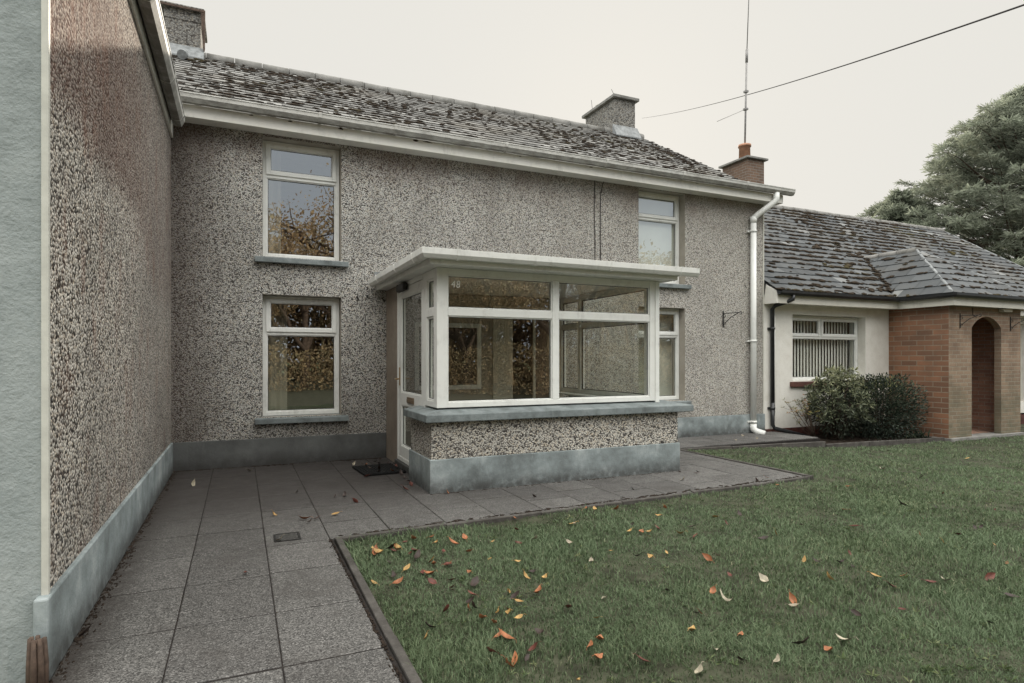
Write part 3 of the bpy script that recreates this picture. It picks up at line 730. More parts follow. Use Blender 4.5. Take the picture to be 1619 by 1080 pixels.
# ------------------------------------------------------------------ glazed porch
porch = thing('porch', (3.9, -1.2, 0), 'white framed glazed porch on a pebbledash dwarf wall, built onto the house front', 'porch')
PX0, PX1, PY = 2.414, 5.40, -2.368
mb = MB()
def ring(m, x0, x1, y0, yl, yr, z0, z1, t):     # front wall with two returns
    m.box(x0, y0, z0, x1, y0+t, z1); m.box(x0, y0+t, z0, x0+t, yl, z1); m.box(x1-t, y0+t, z0, x1, yr, z1)
ring(mb, PX0, PX1, PY, -1.60, -.001, .32, .70, .22); build('dwarf_wall', mb, M['dash_porch'], porch, bevel=.008)
mb = MB(); ring(mb, PX0-.018, PX1+.018, PY-.018, -1.585, -.023, -.1, .325, .24); build('plinth', mb, M['plinth'], porch, bevel=.006)
mb = MB()
def sillbox(x0, y0, x1, y1, z0, z1):
    mb.box(x0, y0, z0, x1, y1, z1)
so, zt0, zt1 = .075, .69, .765
X0, X1, Y0 = PX0-so, PX1+so+.10, PY-so
P = lambda x, y, z: (x, y, z)
mb.hexa([(X0,Y0,zt0),(X1,Y0,zt0),(X1-.3,Y0+.3,zt0),(X0+.3,Y0+.3,zt0),(X0,Y0,zt1),(X1,Y0,zt1),(X1-.3,Y0+.3,zt1+.055),(X0+.3,Y0+.3,zt1+.055)])
mb.hexa([(X0,Y0,zt0),(X0+.3,Y0+.3,zt0),(X0+.3,-1.58,zt0),(X0,-1.58,zt0),(X0,Y0,zt1),(X0+.3,Y0+.3,zt1+.055),(X0+.3,-1.58,zt1+.055),(X0,-1.58,zt1)])
mb.hexa([(X1-.3,Y0+.3,zt0),(X1,Y0,zt0),(X1,-.005,zt0),(X1-.3,-.005,zt0),(X1-.3,Y0+.3,zt1+.055),(X1,Y0,zt1),(X1,-.005,zt1),(X1-.3,-.005,zt1+.055)])
build('sill', mb, M['sill'], porch, bevel=.008)
FY = -2.27; FX0, FX1 = 2.50, 5.19; ZB, ZT = .815, 2.21
TR0, TR1 = 1.735, 1.812
mb = MB()
mb.box(FX0, FY, ZB, FX0+.115, FY+.115, ZT)                     # corner posts
mb.box(FX1-.115, FY, ZB, FX1, FY+.115, ZT)
mb.box(FX1-.045, FY-.012, ZB-.02, FX1+.012, FY-.0005, ZT)
mb.box(FX0+.115, FY+.002, ZB, FX1-.115, FY+.07, .868); mb.box(FX0+.115, FY+.002, 2.142, FX1-.115, FY+.07, ZT)
mb.box(3.794, FY+.001, .868, 3.872, FY+.07, 2.142)
mb.box(FX0+.115, FY+.003, TR0, 3.794, FY+.07, TR1); mb.box(3.872, FY+.003, TR0, FX1-.115, FY+.07, TR1)
PAN = [(2.615, 3.794, .868, TR0), (2.615, 3.794, TR1, 2.142), (3.872, 5.075, .868, TR0), (3.872, 5.075, TR1, 2.142)]
for a, b, c, d in PAN: mb.frame('x', a, b, c, d, FY+.014, FY+.06, .012)
fw = build('front_window', mb, M['upvc_porch'], porch, bevel=.005)
for a, b, c, d in PAN:
    m = MB(); m.quad((a,FY+.035,c),(b,FY+.035,c),(b,FY+.035,d),(a,FY+.035,d)); build('pane', m, M['glass_porch'], fw)
    m = MB(); m.frame('x', a+.011, b-.011, c+.011, d-.011, FY+.028, FY+.036, .006); build('gasket', m, M['black_pipe'], fw)
# left side: sidelight
mb = MB(); SY0, SY1 = FY+.115, -1.90
mb.box(FX0+.002, SY1, ZB, FX0+.07, SY1+.06, ZT); mb.box(FX0+.001, SY0, ZB, FX0+.07, SY1, .875); mb.box(FX0+.001, SY0, 2.12, FX0+.07, SY1, ZT); mb.box(FX0+.001, SY0, TR0, FX0+.07, SY1, TR1)
for c, d in ((.875, TR0), (TR1, 2.12)): mb.frame('y', SY0, SY1, c, d, FX0+.012, FX0+.06, .02)
sw_ = build('side_window', mb, M['upvc_porch'], porch, bevel=.004)
for c, d in ((.875, TR0), (TR1, 2.12)):
    m = MB(); m.quad((FX0+.035,SY0,c),(FX0+.035,SY1,c),(FX0+.035,SY1,d),(FX0+.035,SY0,d)); build('pane', m, M['glass_porch'], sw_)
    m = MB(); m.frame('y', SY0+.019, SY1-.019, c+.019, d-.019, FX0+.026, FX0+.036, .007); build('gasket', m, M['black_pipe'], sw_)
# door
DY0, DY1 = -1.835, -.60
mb = MB(); mb.frame('y', DY0, DY1, .07, ZT, FX0+.004, FX0+.075, .06, .05, .05); build('door_frame', mb, M['upvc_porch'], porch, bevel=.004)
mb = MB(); a0, a1 = DY0+.064, DY1-.064; z0, z1 = .125, 2.155
mb.frame('y', a0, a1, z0, z1, FX0+.012, FX0+.07, .105, .13, .11); mb.box(FX0+.013, a0+.105, .745, FX0+.07, a1-.105, .90)
for c, d in ((.255, .745), (.90, 2.045)): mb.frame('y', a0+.105, a1-.105, c, d, FX0+.022, FX0+.06, .014)
door = build('door', mb, M['upvc_porch'], porch, bevel=.004)
for c, d in ((.255, .745), (.90, 2.045)):
    m = MB(); m.quad((FX0+.04,a0+.105,c),(FX0+.04,a1-.105,c),(FX0+.04,a1-.105,d),(FX0+.04,a0+.105,d)); build('pane', m, M['glass_porch'], door)
    m = MB(); m.frame('y', a0+.118, a1-.118, c+.013, d-.013, FX0+.034, FX0+.041, .007); build('gasket', m, M['black_pipe'], door)
mb = MB(); mb.box(FX0+.004, a1-.07, .98, FX0+.011, a1-.035, 1.20); mb.tube([(FX0+.008,a1-.052,1.06),(FX0-.05,a1-.052,1.06)], .009, 8); mb.tube([(FX0-.05,a1-.045,1.06),(FX0-.05,a1-.17,1.06)], .0095, 8); build('handle', mb, M['brass'], door)
mb = MB(); mb.box(FX0+.002, -1.37, .79, FX0+.012, -1.08, .86); mb.box(FX0-.004, -1.36, .80, FX0+.001, -1.09, .835); build('letter_box', mb, M['gold'], door, bevel=.002)
mb = MB(); mb.box(FX0-.0, DY1, -.05, FX0+.12, -.001, ZT); build('door_pier', mb, M['pier'], porch, bevel=.01)
mb = MB(); mb.box(FX0-.03, -1.62, -.05, FX0+.16, DY1, .069); build('doorstep', mb, M['plinth_house'], porch, bevel=.01)
# right side glazing
mb = MB(); RXo = FX1
mb.box(RXo-.07, FY+.115, ZB, RXo-.002, -.075, .875); mb.box(RXo-.07, FY+.115, 2.13, RXo-.002, -.075, ZT); mb.box(RXo-.07, -.075, ZB, RXo, -.024, ZT)
mb.box(RXo-.07, FY+.115, TR0, RXo-.003, -.075, TR1); mb.box(RXo-.07, -.62, .875, RXo-.004, -.55, TR0); mb.box(RXo-.07, -.62, TR1, RXo-.004, -.55, 2.13)
rw = build('side_window', mb, M['upvc_porch'], porch, bevel=.004)
for a, b in ((FY+.115, -.62), (-.55, -.075)):
    for c, d in ((.875, TR0), (TR1, 2.13)):
        m = MB(); m.quad((RXo-.035,a,c),(RXo-.035,b,c),(RXo-.035,b,d),(RXo-.035,a,d)); build('pane', m, M['glass_porch'], rw)
        m = MB(); m.frame('y', a, b, c, d, RXo-.05, RXo-.028, .01); build('gasket', m, M['black_pipe'], rw)
mb = MB(); mb.box(2.66, FY+.07, .80, 5.12, -1.95, .814); mb.box(4.93, -1.949, .80, 5.12, -.025, .814); build('window_board', mb, M['upvc'], porch)
mb = MB(); mb.quad((2.6,-2.15,.045),(5.2,-2.15,.045),(5.2,-.02,.045),(2.6,-.02,.045)); build('porch_floor', mb, M['plaster'], porch)
# porch roof
mb = MB(); mb.box(2.385, -2.46, 2.325, 5.28, -.024, 2.345); build('roof', mb, M['lead'], porch)
mb = MB(); mb.box(2.365, -2.485, 2.205, 5.30, -2.462, 2.325); mb.box(2.365, -2.462, 2.205, 2.387, -.024, 2.325); mb.box(5.278, -2.462, 2.205, 5.30, -.024, 2.325); build('fascia', mb, M['gutter_porch'], porch, bevel=.003)
mb = MB(); mb.box(2.388, -2.461, 2.212, 5.277, -.024, 2.224); build('soffit', mb, M['gutter_porch'], porch)
mb = MB()
gp = lambda s: [(0, 0), (0, -.06), (.025, -.085), (.075, -.085), (.10, -.05), (.103, .006), (.09, .006), (.086, -.045), (.07, -.073), (.03, -.073), (.01, -.055), (.01, 0)]
A = gp(0); n = len(A); zt_ = 2.335
vs = []
for (cx_, cy_, dx_, dy_) in ((2.363, -.03, -1, 0), (2.363, -2.487, -1, -1), (5.53, -2.487, 0, -1)):
    vs += [(cx_+dx_*d, cy_+dy_*d, zt_+z) for d, z in A]
fs = [(s_*n+i, s_*n+(i+1) % n, (s_+1)*n+(i+1) % n, (s_+1)*n+i) for s_ in (0, 1) for i in range(n)]+[tuple(range(n)), tuple(range(2*n, 3*n))[::-1]]
mb.add(vs, fs); pg = build('gutter', mb, M['gutter_porch'], porch, bevel=.002)
BP = [(0, 0), (0, -.065), (.024, -.092), (.077, -.092), (.107, -.052), (.110, .009), (.0, .009)]
for (ax, q) in (('y', -.5), ('y', -1.45), ('y', -2.2), ('x', 2.62), ('x', 3.45), ('x', 4.35), ('x', 5.28)):
    mb = MB()
    if ax == 'x': mb.extrude([(-2.487-d, zt_+z) for d, z in BP], q-.014, q+.014, 'x')
    else: mb.extrude([(2.363-d, zt_+z) for d, z in BP], q-.014, q+.014, 'y')
    build('gutter_bracket', mb, M['gutter_porch'], pg)
mb = MB(); mb.box(2.34, -.03, 2.345, 5.3, -.006, 2.45); build('flashing', mb, M['lead'], porch)
mb = MB(); mb.box(FX0-.06, -1.15, 2.10, FX0-.0, -.80, 2.195); build('bulkhead_light', mb, M['iron'], porch, bevel=.02)
# house number on the upper left pane
cu = bpy.data.curves.new('house_number', 'FONT'); cu.body = '48'; cu.size = .112; cu.extrude = .001; cu.space_character = 1.15
to = bpy.data.objects.new('tmp', cu); COL.objects.link(to)
bpy.context.view_layer.update()
me = bpy.data.meshes.new_from_object(to.evaluated_get(bpy.context.evaluated_depsgraph_get()))
bpy.data.objects.remove(to)
L = origin(porch)
for v in me.vertices:
    x, z = v.co.x*.8, v.co.y*.92
    v.co = Vector((2.655+x+z*.12, FY+.028-v.co.z, 2.02+z))-L
me.materials.clear(); me.materials.append(M['digit'])
o = bpy.data.objects.new('house_number', me); COL.objects.link(o); o.parent = fw

# ------------------------------------------------------------------ wing on the left
wing = thing('house_wing', (0, -2.5, 0), 'taller pebbledash wing wall along the left edge with blue grey painted base', 'building')
WY = -4.965
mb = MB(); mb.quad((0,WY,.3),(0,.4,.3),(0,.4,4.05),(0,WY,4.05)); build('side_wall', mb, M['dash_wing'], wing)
mb = MB(); mb.poly([(-.002,WY-.003,-.1),(-6,WY-.003,-.1),(-6,WY-.003,4.0),(-3,WY-.003,6.4),(-.002,WY-.003,4.05)][::-1]); mb.quad((-6,WY,-.1),(-6,6,-.1),(-6,6,4),(-6,WY,4)); build('gable_wall', mb, M['gable'], wing)
mb = MB(); mb.box(-.03, -5.03, -.1, .022, -.023, .335); build('plinth', mb, M['plinth'], wing, bevel=.008)
mb = MB(); mb.box(-.016, WY-.012, .30, .010, WY+.016, 4.05); build('corner_bead', mb, M['bead'], wing, bevel=.004)
mb = MB(); mb.box(.001, WY-.15, 3.862, .022, -.02, 4.06); build('fascia', mb, M['fascia'], wing, bevel=.003)
mb = MB(); mb.extrude(gut(.045, 4.02, .118, .11, 1), WY-.25, -.30, 'y'); wg = build('gutter', mb, M['gutter'], wing)
mb = MB(); mb.box(.023, WY-.2, 3.97, .046, -.31, 4.0); build('gutter_board', mb, M['cable'], wing)
for y in (-4.2, -2.9, -1.47, -.48):
    mb = MB(); mb.extrude(band(.045, 4.02, .118, .11, 1), y-.02, y+.02, 'y'); build('gutter_bracket', mb, M['gutter'], wg)
rf = MB(); slates(rf, (.10, 4.0, 4.06), (0, -1, 0), (-3.1, 0, 2.4), [(0, 0), (9.1, 0), (9.1, 3.92), (0, 3.92)], .3, .24); rf.quad((-3, 4, 6.46), (-3, WY-.1, 6.46), (-6.1, WY-.1, 4.0), (-6.1, 4, 4.0)); build('roof', rf, M['slate'], wing)
mb = MB()
for k in range(7):
    a = k/7*2*PI; x, y = -.004+.024*math.cos(a), -5.075+.028*math.sin(a)
    mb.tube([(x, y, -.05), (x*1.05+.002, y, .1), (x+random.uniform(-.004,.004), y, .19+random.uniform(-.012, .018))], [.014, .012, .008], 6)
mb.tube([(-.004,-5.075,-.05),(-.004,-5.075,.185)], .024, 10)
tag(build('broken_pipe', mb, M['rust'], loc=(0,-5.07,0)), 'broken rusty brown pipe stub at the corner of the left wing wall', 'pipe')

# ------------------------------------------------------------------ bungalow on the right
bung = thing('bungalow', (12, 1, -.15), 'low white bungalow with mossy dark slate roof and brick arched porch on the right', 'bungalow')
BW = (10.0, 12.0, .90, 2.13)
BZ = 2.36
mb = MB(); wall(mb, 'x', -.004, 9.284, 21.0, .04, BZ+.1, [BW, (15.9, 17.6, .3, 2.13)], .1, .35); build('front_wall', mb, M['white_dash'], bung)
for h in (BW, (15.9, 17.6, .3, 2.13)):
    mb = MB(); reveals(mb, 'x', -.004, h, .34); build('reveal', mb, M['white_dash'], bung)
mb = MB(); mb.box(9.283, -.02, -.35, 12.7, .3, .045); mb.box(15.05, -.02, -.35, 21, .3, .0); build('plinth', mb, m_flat('red_plinth', (.075, .028, .022), .7, .4, 5), bung)
sl = MB(); sl.box(9.93, -.06, .79, 12.05, .155, .885)
window(bung, 'x', 10.005, 11.995, .90, 2.125, .16, 1.72, M['upvc'], M['glass_low'], sl, mull=10.93, sillmat=m_flat('tile_sill', (.10, .045, .035), .6, .3, 8))
window(bung, 'x', 15.905, 17.595, .31, 2.125, .10, 1.72, M['upvc'], M['glass'])
room(bung, 9.6, 13.2, .0, 2.35, .35, 3.2, M['room']); room(bung, 15.3, 19, .0, 2.35, .35, 3.2, M['room'])
mb = MB(); mb.box(9.286, 7.9, -.3, 21, 8.2, BZ); mb.add([(21,0,-.3),(21,8.2,-.3),(21,8.2,BZ),(21,4.1,5.4),(21,0,BZ)], [(0,1,2,3,4)]); build('rear_wall', mb, M['white_dash'], bung)
# eaves
BE, BS, BRY = 2.50, .68, 4.0
BRZ = BE+BS*(BRY+.3)
mb = MB(); mb.box(9.33, -.285, 2.285, 12.56, -.262, 2.455); mb.box(12.56, -1.29, 2.285, 12.582, -.262, 2.455) ; mb.box(12.56, -1.312, 2.285, 15.22, -1.29, 2.455); mb.box(15.198, -1.29, 2.285, 15.22, -.262, 2.455); mb.box(15.22, -.285, 2.285, 21.2, -.262, 2.455)
build('fascia', mb, m_upvc('fascia_bungalow', (.58, .56, .49), .5, .5), bung, bevel=.003)
mb = MB(); mb.box(9.34, -.262, 2.30, 12.56, -.006, 2.312); mb.box(12.582, -1.289, 2.30, 15.198, .0, 2.312); mb.box(15.22, -.262, 2.30, 21.2, -.006, 2.312); build('soffit', mb, M['fascia'], bung)
mb = MB(); mb.hexa([(9.285,-.283,2.285),(9.329,-.283,2.285),(9.329,.0,2.285),(9.285,.0,2.285),(9.285,-.283,2.49),(9.329,-.283,2.49),(9.329,-.05,2.64),(9.285,-.05,2.64)]); build('box_end', mb, M['fascia'], bung, bevel=.004)
mb = MB(); G2 = [(0,0),(0,-.05),(.03,-.075),(.075,-.075),(.105,-.04),(.108,0),(.095,0),(.09,-.035),(.07,-.062),(.035,-.062),(.01,-.045),(.01,0)]
zz = 2.50; n = len(G2); vs = []
for cx_, cy_, dx_, dy_ in ((9.3,-.286,0,-1),(12.559,-.286,-1,-1),(12.559,-1.313,-1,-1),(15.221,-1.313,1,-1),(15.221,-.286,1,-1),(21.2,-.286,0,-1)): vs += [(cx_+dx_*d, cy_+dy_*d, zz+z) for d, z in G2]
mb.add(vs, [(s_*n+i, s_*n+(i+1) % n, (s_+1)*n+(i+1) % n, (s_+1)*n+i) for s_ in range(5) for i in range(n)]); build('gutter', mb, M['black_pipe'], bung)
mb = MB(); mb.tube([(9.62,-.345,2.43),(9.62,-.345,2.36),(9.55,-.25,2.31),(9.46,-.10,2.26),(9.44,-.055,2.2),(9.44,-.055,.5)], .036, 10); mb.tube([(9.44,-.055,.52),(9.44,-.06,.12),(9.47,-.08,.06),(10.0,-.42,-.10)], .036, 10)
bd = build('downpipe', mb, M['black_pipe'], bung)
for z in (1.85, .42):
    mb = MB(); mb.tube([(9.44,-.055,z-.02),(9.44,-.055,z+.02)], .047, 10); mb.box(9.37, -.03, z-.02, 9.51, -.005, z+.02); build('pipe_bracket', mb, M['black_pipe'], bd)
mb = MB(); mb.tube([(9.52,-.025,2.28),(9.52,-.025,.3)], .014, 8); build('waste_pipe', mb, M['upvc'], bung)
# roofs
PRX = 13.85                                  # ridge of the little porch roof
XL_, XR_, PE = 12.46, 15.32, -1.36
apex = Vector((PRX, .16, 3.62)); ys_ = (3.62-BE)/BS-.3
rb = MB(); mo = MB()
V = Vector((0, 1, BS)); SL = (BRY+.3)*V.length
k_ = V.length
vy = lambda y: (y+.3)*k_
def skip(u, v):
    x = 9.29+u; y = v/k_-.3
    if y > ys_: return False
    t = (y+.3)/(ys_+.3)
    return XL_+.05+(PRX-XL_-.05)*t < x < XR_-.05-(XR_-.05-PRX)*t
slates(rb, (9.29, -.30, BE+.01), (1, 0, 0), V, [(0, 0), (12.0, 0), (12.0, SL), (0, SL)], .36, .25, skip, mo, 1.5, (.03, .085))
rb.quad((9.29,-.29,BE-.02),(21.3,-.29,BE-.02),(21.3,BRY,BRZ-.04),(9.29,BRY,BRZ-.04)); rb.quad((9.29,BRY,BRZ),(21.3,BRY,BRZ),(21.3,8.4,BE),(9.29,8.4,BE))
Vn = V.normalized()
S1 = math.hypot(PRX-XL_, 1.12)
pm = MB()
slates(rb, (XL_, ys_, BE), (0, -1, 0), (PRX-XL_, 0, 1.12), [(ys_+.3, 0), (ys_-PE, 0), (ys_-.16, S1), (0, S1)], .42, .26, None, mo, 1.1, (.02, .06))
slates(rb, (XL_, PE, BE), (1, 0, 0), (0, .16-PE, 1.12), [(0, 0), (XR_-XL_, 0), (PRX-XL_, math.hypot(.16-PE, 1.12))], .42, .26, None, mo, 1.1, (.02, .06))
slates(rb, (XR_, PE, BE), (0, 1, 0), (-(XR_-PRX), 0, 1.12), [(0, 0), (-.3-PE, 0), (ys_-PE, math.hypot(XR_-PRX, 1.12)), (.16-PE, math.hypot(XR_-PRX, 1.12))], .42, .26, None, mo, 1.0, (.02, .055))
rb.add([(XL_,-.3,BE-.02),(XL_,PE,BE-.02),(XR_,PE,BE-.02),(XR_,-.3,BE-.02),(PRX,.16,3.60),(PRX,ys_,3.60)], [(0,1,4,5),(1,2,4),(2,3,5,4)])
broof = build('roof', rb, M['slate_dark'], bung)
for k in range(170):                          # moss caught in the valley
    t = random.random(); p = Vector((XL_+(PRX-XL_)*t, -.3+(ys_+.3)*t, BE+1.12*t+.02)); lump(mo, p+Vector((random.gauss(.0,.05), random.gauss(0,.04), .01)), Vector((1,0,0)), Vector((0,1,.6)).normalized(), Vector((0,0,1)), random.uniform(.02, .06))
tag(build('moss', mo, M['moss_red'], broof), kind='stuff')
mb = MB()
def rtiles(p, q, r, L_=.45):
    p, q = Vector(p), Vector(q); k = max(1, round((q-p).length/L_))
    for i in range(k):
        a, b = p.lerp(q, i/k), p.lerp(q, (i+.96)/k); dz = Vector((0, 0, random.uniform(-.008, .008))); mb.tube([a+dz, b+dz], r, 10)
rtiles((9.29, BRY, BRZ-.03), (21.3, BRY, BRZ-.03), .10)
build('ridge_tiles', mb, M['ridge'], broof)
mb = MB(); rtiles((PRX, ys_+.02, 3.60), (PRX, .14, 3.60), .075); build('ridge_tiles', mb, M['ridge'], broof)
mb = MB(); rtiles((PRX, .16, 3.615), (XL_+.02, PE+.02, BE+.0), .028, .3); rtiles((PRX, .16, 3.615), (XR_-.02, PE+.02, BE+.0), .028, .3); build('hip_tiles', mb, M['lead'], broof)
mb = MB(); mb.hexa([(21.24,-.3,BE-.05),(21.32,-.3,BE-.05),(21.32,BRY,BRZ-.06),(21.24,BRY,BRZ-.06),(21.24,-.3,BE+.03),(21.32,-.3,BE+.03),(21.32,BRY,BRZ+.03),(21.24,BRY,BRZ+.03)]); build('verge', mb, M['lead'], broof)
# brick porch with an arch
BX0, BX1, BY = 12.70, 15.05, -1.14
AX0, AX1, AS, AT = 13.41, 14.38, 1.90, 2.12
TH = .12
mb = MB(); mb.box(BX0, BY+.003, -.35, BX0+TH, -.005, 2.298); build('brick_side', mb, M['brick'], bung, uv=True)
mb = MB(); mb.box(BX1-TH, BY+.003, -.35, BX1, -.005, 2.298); build('brick_side', mb, M['brick_dark'], bung, uv=True)
mb = MB()
for y in (BY, BY+TH):
    mb.quad((BX0,y,-.35),(AX0,y,-.35),(AX0,y,AS),(BX0,y,AS)); mb.quad((AX1,y,-.35),(BX1,y,-.35),(BX1,y,AS),(AX1,y,AS))
    N_ = 20; arc = []
    hw = (AX1-AX0)/2; rise = AT-AS; Rr = (hw*hw+rise*rise)/(2*rise); cz = AT-Rr; cx0 = (AX0+AX1)/2
    for i in range(N_+1):
        x = AX0+(AX1-AX0)*i/N_; arc.append((x, cz+math.sqrt(max(0, Rr*Rr-(x-cx0)**2))))
    for (xa, za), (xb, zb) in zip(arc, arc[1:]): mb.quad((xa,y,za),(xb,y,zb),(xb,y,2.298),(xa,y,2.298))
    mb.quad((BX0,y,AS),(AX0,y,AS),(AX0,y,2.298),(BX0,y,2.298)); mb.quad((AX1,y,AS),(BX1,y,AS),(BX1,y,2.298),(AX1,y,2.298))
ya, yb = BY, BY+TH
mb.quad((BX0,ya,-.35),(BX0,ya,2.298),(BX0,ya+.003,2.298),(BX0,ya+.003,-.35)); 
mb.quad((AX0,ya,-.35),(AX0,yb,-.35),(AX0,yb,AS),(AX0,ya,AS)); mb.quad((AX1,ya,-.35),(AX1,ya,AS),(AX1,yb,AS),(AX1,yb,-.35))
mb.quad((BX1,ya,-.35),(BX1,yb,-.35),(BX1,yb,2.298),(BX1,ya,2.298))
for (xa, za), (xb, zb) in zip(arc, arc[1:]): mb.quad((xa,ya,za),(xa,yb,za),(xb,yb,zb),(xb,ya,zb))
build('brick_front', mb, M['brick_pale'], bung, uv=True)
mb = MB(); mb.box(BX0-.02, BY-.06, -.4, BX1+.03, BY+.5, -.165); build('doorstep', mb, M['ridge'], bung, bevel=.012)
mb = MB(); mb.quad((BX0+.2,BY+.2,-.16),(BX1-.2,BY+.2,-.16),(BX1-.2,0,-.16),(BX0+.2,0,-.16)); mb.quad((BX0+TH,-.02,-.16),(BX1-TH,-.02,-.16),(BX1-TH,-.02,2.3),(BX0+TH,-.02,2.3)); build('porch_recess', mb, M['brick_dark'], bung, uv=True)
mb = MB(); mb.box(14.28, BY-.10, 2.225, 14.58, BY-.002, 2.284); build('porch_light', mb, M['curtain'], bung, bevel=.01)
mb = MB(); mb.tube([(13.42,BY-.012,2.28),(13.42,BY-.012,2.14),(13.55,BY-.012,2.10)], .006, 6); build('light_cable', mb, M['cable'], bung)
c3 = chimney(bung, 12.70, 13.28, 3.72, 4.62, 4.9, 6.50, M['brick_ch'], .075, .09, True, pots=((12.96, 4.08),), potmat=M['terra'], potr=.15, poth=.42, capmat=M['ridge'])
# hanging basket brackets
def bracket(loc, rot, label, drop=0.):
    t = thing('hanging_basket_bracket', loc, label, 'bracket', 'black iron hanging basket brackets'); t.rotation_euler.z = rot
    def loc_build(name, m):
        me = bpy.data.meshes.new(name); me.from_pydata(m.v, [], m.f); me.materials.append(M['iron']); o = bpy.data.objects.new(name, me); COL.objects.link(o); o.parent = t
    m = MB(); m.box(-.014, -.012, -.14, .014, -.002, .14); loc_build('back_plate', m)
    m = MB(); m.tube([(0,-.01,.10),(0,-.30,.10),(0,-.325,.125),(0,-.345,.10),(0,-.33,.07),(0,-.305,.075)], .007, 6); loc_build('arm', m)
    m = MB(); m.tube([(0,-.01,-.09),(0,-.15,.03),(0,-.29,.098)], .0065, 6); m.tube([(0,-.012,.085),(0,-.05,.07),(0,-.05,.04),(0,-.012,.03)], .005, 6); m.tube([(0,-.012,-.05),(0,-.05,-.07),(0,-.04,-.095),(0,-.012,-.1)], .005, 6); loc_build('brace', m)
bracket((8.335, -.0, 1.99), R(18), 'black iron bracket on the grey house wall beside the white downpipe')
bracket((13.03, BY, 2.02), R(48), 'black iron bracket on the brick pier left of the arch')
bracket((14.68, BY, 2.00), R(48), 'black iron bracket on the brick pier right of the arch')
# vertical blind in the bungalow window
t = thing('vertical_blind', (11, .4, .9), 'grey vertical slat blind hanging inside the white bungalow window', 'blind')
mb = MB(); x = 10.10
while x < 11.95:
    a = R(18); w = .038; mb.hexa([(x-w*math.cos(a), .32-w*math.sin(a), .96),(x+w*math.cos(a), .32+w*math.sin(a), .96),(x+w*math.cos(a), .324+w*math.sin(a), .96),(x-w*math.cos(a), .324-w*math.sin(a), .96),
            (x-w*math.cos(a), .32-w*math.sin(a), 2.08),(x+w*math.cos(a), .32+w*math.sin(a), 2.08),(x+w*math.cos(a), .324+w*math.sin(a), 2.08),(x-w*math.cos(a), .324-w*math.sin(a), 2.08)]); x += .085
build('slats', mb, M['blind'], t); mb = MB(); mb.box(10.05, .29, 2.085, 11.98, .35, 2.12); build('head_rail', mb, M['blind'], t)
# antenna
t = thing('antenna', (12.96, 4.08, 7.0), 'tall thin metal antenna mast rising from the brick chimney pot', 'antenna')
mb = MB(); mb.tube([(12.96,4.08,6.62),(13.03,4.08,9.25)], .024, 8); mb.tube([(13.03,4.08,9.2),(13.04,4.08,9.55)], .034, 8); mb.tube([(13.04,4.08,9.5),(13.19,4.08,12.6)], .012, 8); build('mast', mb, M['steel'], t)
mb = MB(); mb.tube([(12.99,4.07,7.95),(12.0,4.07,7.46)], .007, 6); build('side_rod', mb, M['steel'], t)
for z in (7.95, 8.42):
    mb = MB(); x = 12.96+(z-6.62)*.0266; mb.box(x-.045, 4.03, z-.025, x+.045, 4.13, z+.025); build('clamp', mb, M['steel'], t)
# overhead wire
mb = MB(); A, B_ = Vector((18.94, 16.68, 13.27)), Vector((10.9, -4.2, 6.22)); pts = []
for i in range(25):
    s_ = i/24; p = A.lerp(B_, s_); p.z -= .55*4*s_*(1-s_)*.5; pts.append(p)
mb.tube(pts, [.005+.010*i/24 for i in range(25)], 6); tag(build('overhead_cable', mb, M['cable'], loc=(15, 6, 9)), 'dark overhead cable sloping across the pale sky at upper right', 'cable')

# ------------------------------------------------------------------ small things on the paving
t = thing('drain_cover', (1.04, -3.32, 0), 'small square open drain grating set in the grey paving slabs', 'drain')
mb = MB(); mb.frame('x', .955, 1.13, 0, .0, 0, 0, .01) if False else None
mb.box(.95, -3.42, -.03, .965, -3.22, .006); mb.box(1.115, -3.42, -.03, 1.13, -3.22, .006); mb.box(.965, -3.42, -.03, 1.115, -3.407, .006); mb.box(.965, -3.233, -.03, 1.115, -3.22, .006); build('rim', mb, M['iron'], t)
mb = MB(); mb.box(.966, -3.406, -.02, 1.114, -3.234, .0035); 
build('grating', mb, m_flat('drain_grit', (.06, .058, .054), .9, .6, 60, .2, .8), t)
mb = MB()
for k in range(16): mb.box(-.30, -.30+k*.0375, 0, .30, -.30+k*.0375+.026, .018+.004*(k % 2))
for k in range(12): mb.box(-.295+k*.05, -.30, .002, -.275+k*.05, .30, .020)
o = build('doormat', mb, M['mat'], loc=(0,0,0)); o.location = (2.20, -.95, .004); o.rotation_euler.z = R(4); o.scale = (.78, 1, 1)
tag(o, 'black rubber doormat with dead leaves on it in front of the porch door', 'doormat')

# fallen leaves
def leafmesh(v, lx=.04, wx=.018):
    m = MB(); n = 7; rr = random.Random(v); vs = []; cu = rr.uniform(.004, .02); fold = rr.uniform(.2, .7); tw = rr.uniform(-.5, .5)
    for i in range(n):
        s_ = i/(n-1); x = (s_-.5)*2*lx; w = wx*math.sin(PI*min(1, s_*.96+.03))**.8*(1.15-.35*s_)*rr.uniform(.85, 1.12)
        z = cu*(2*s_-1)**2*1.4; t_ = tw*(s_-.5)
        vs += [(x, -w, z+w*fold-w*t_), (x, 0, z), (x, w, z+w*fold+w*t_)]
    fs = []
    for i in range(n-1):
        a = i*3; fs += [(a, a+1, a+4, a+3), (a+1, a+2, a+5, a+4)]
    m.add(vs, fs, .5, True)
    m.tube([(-lx, 0, cu*1.4), (-lx-.012, .002, cu*1.4+.003), (-lx-.022, .006, cu)], .0011, 4, False)
    me = bpy.data.meshes.new('fallen_leaf'); me.from_pydata(m.v, [], m.f); me.polygons.foreach_set('use_smooth', m.sm); return me
LM = {}
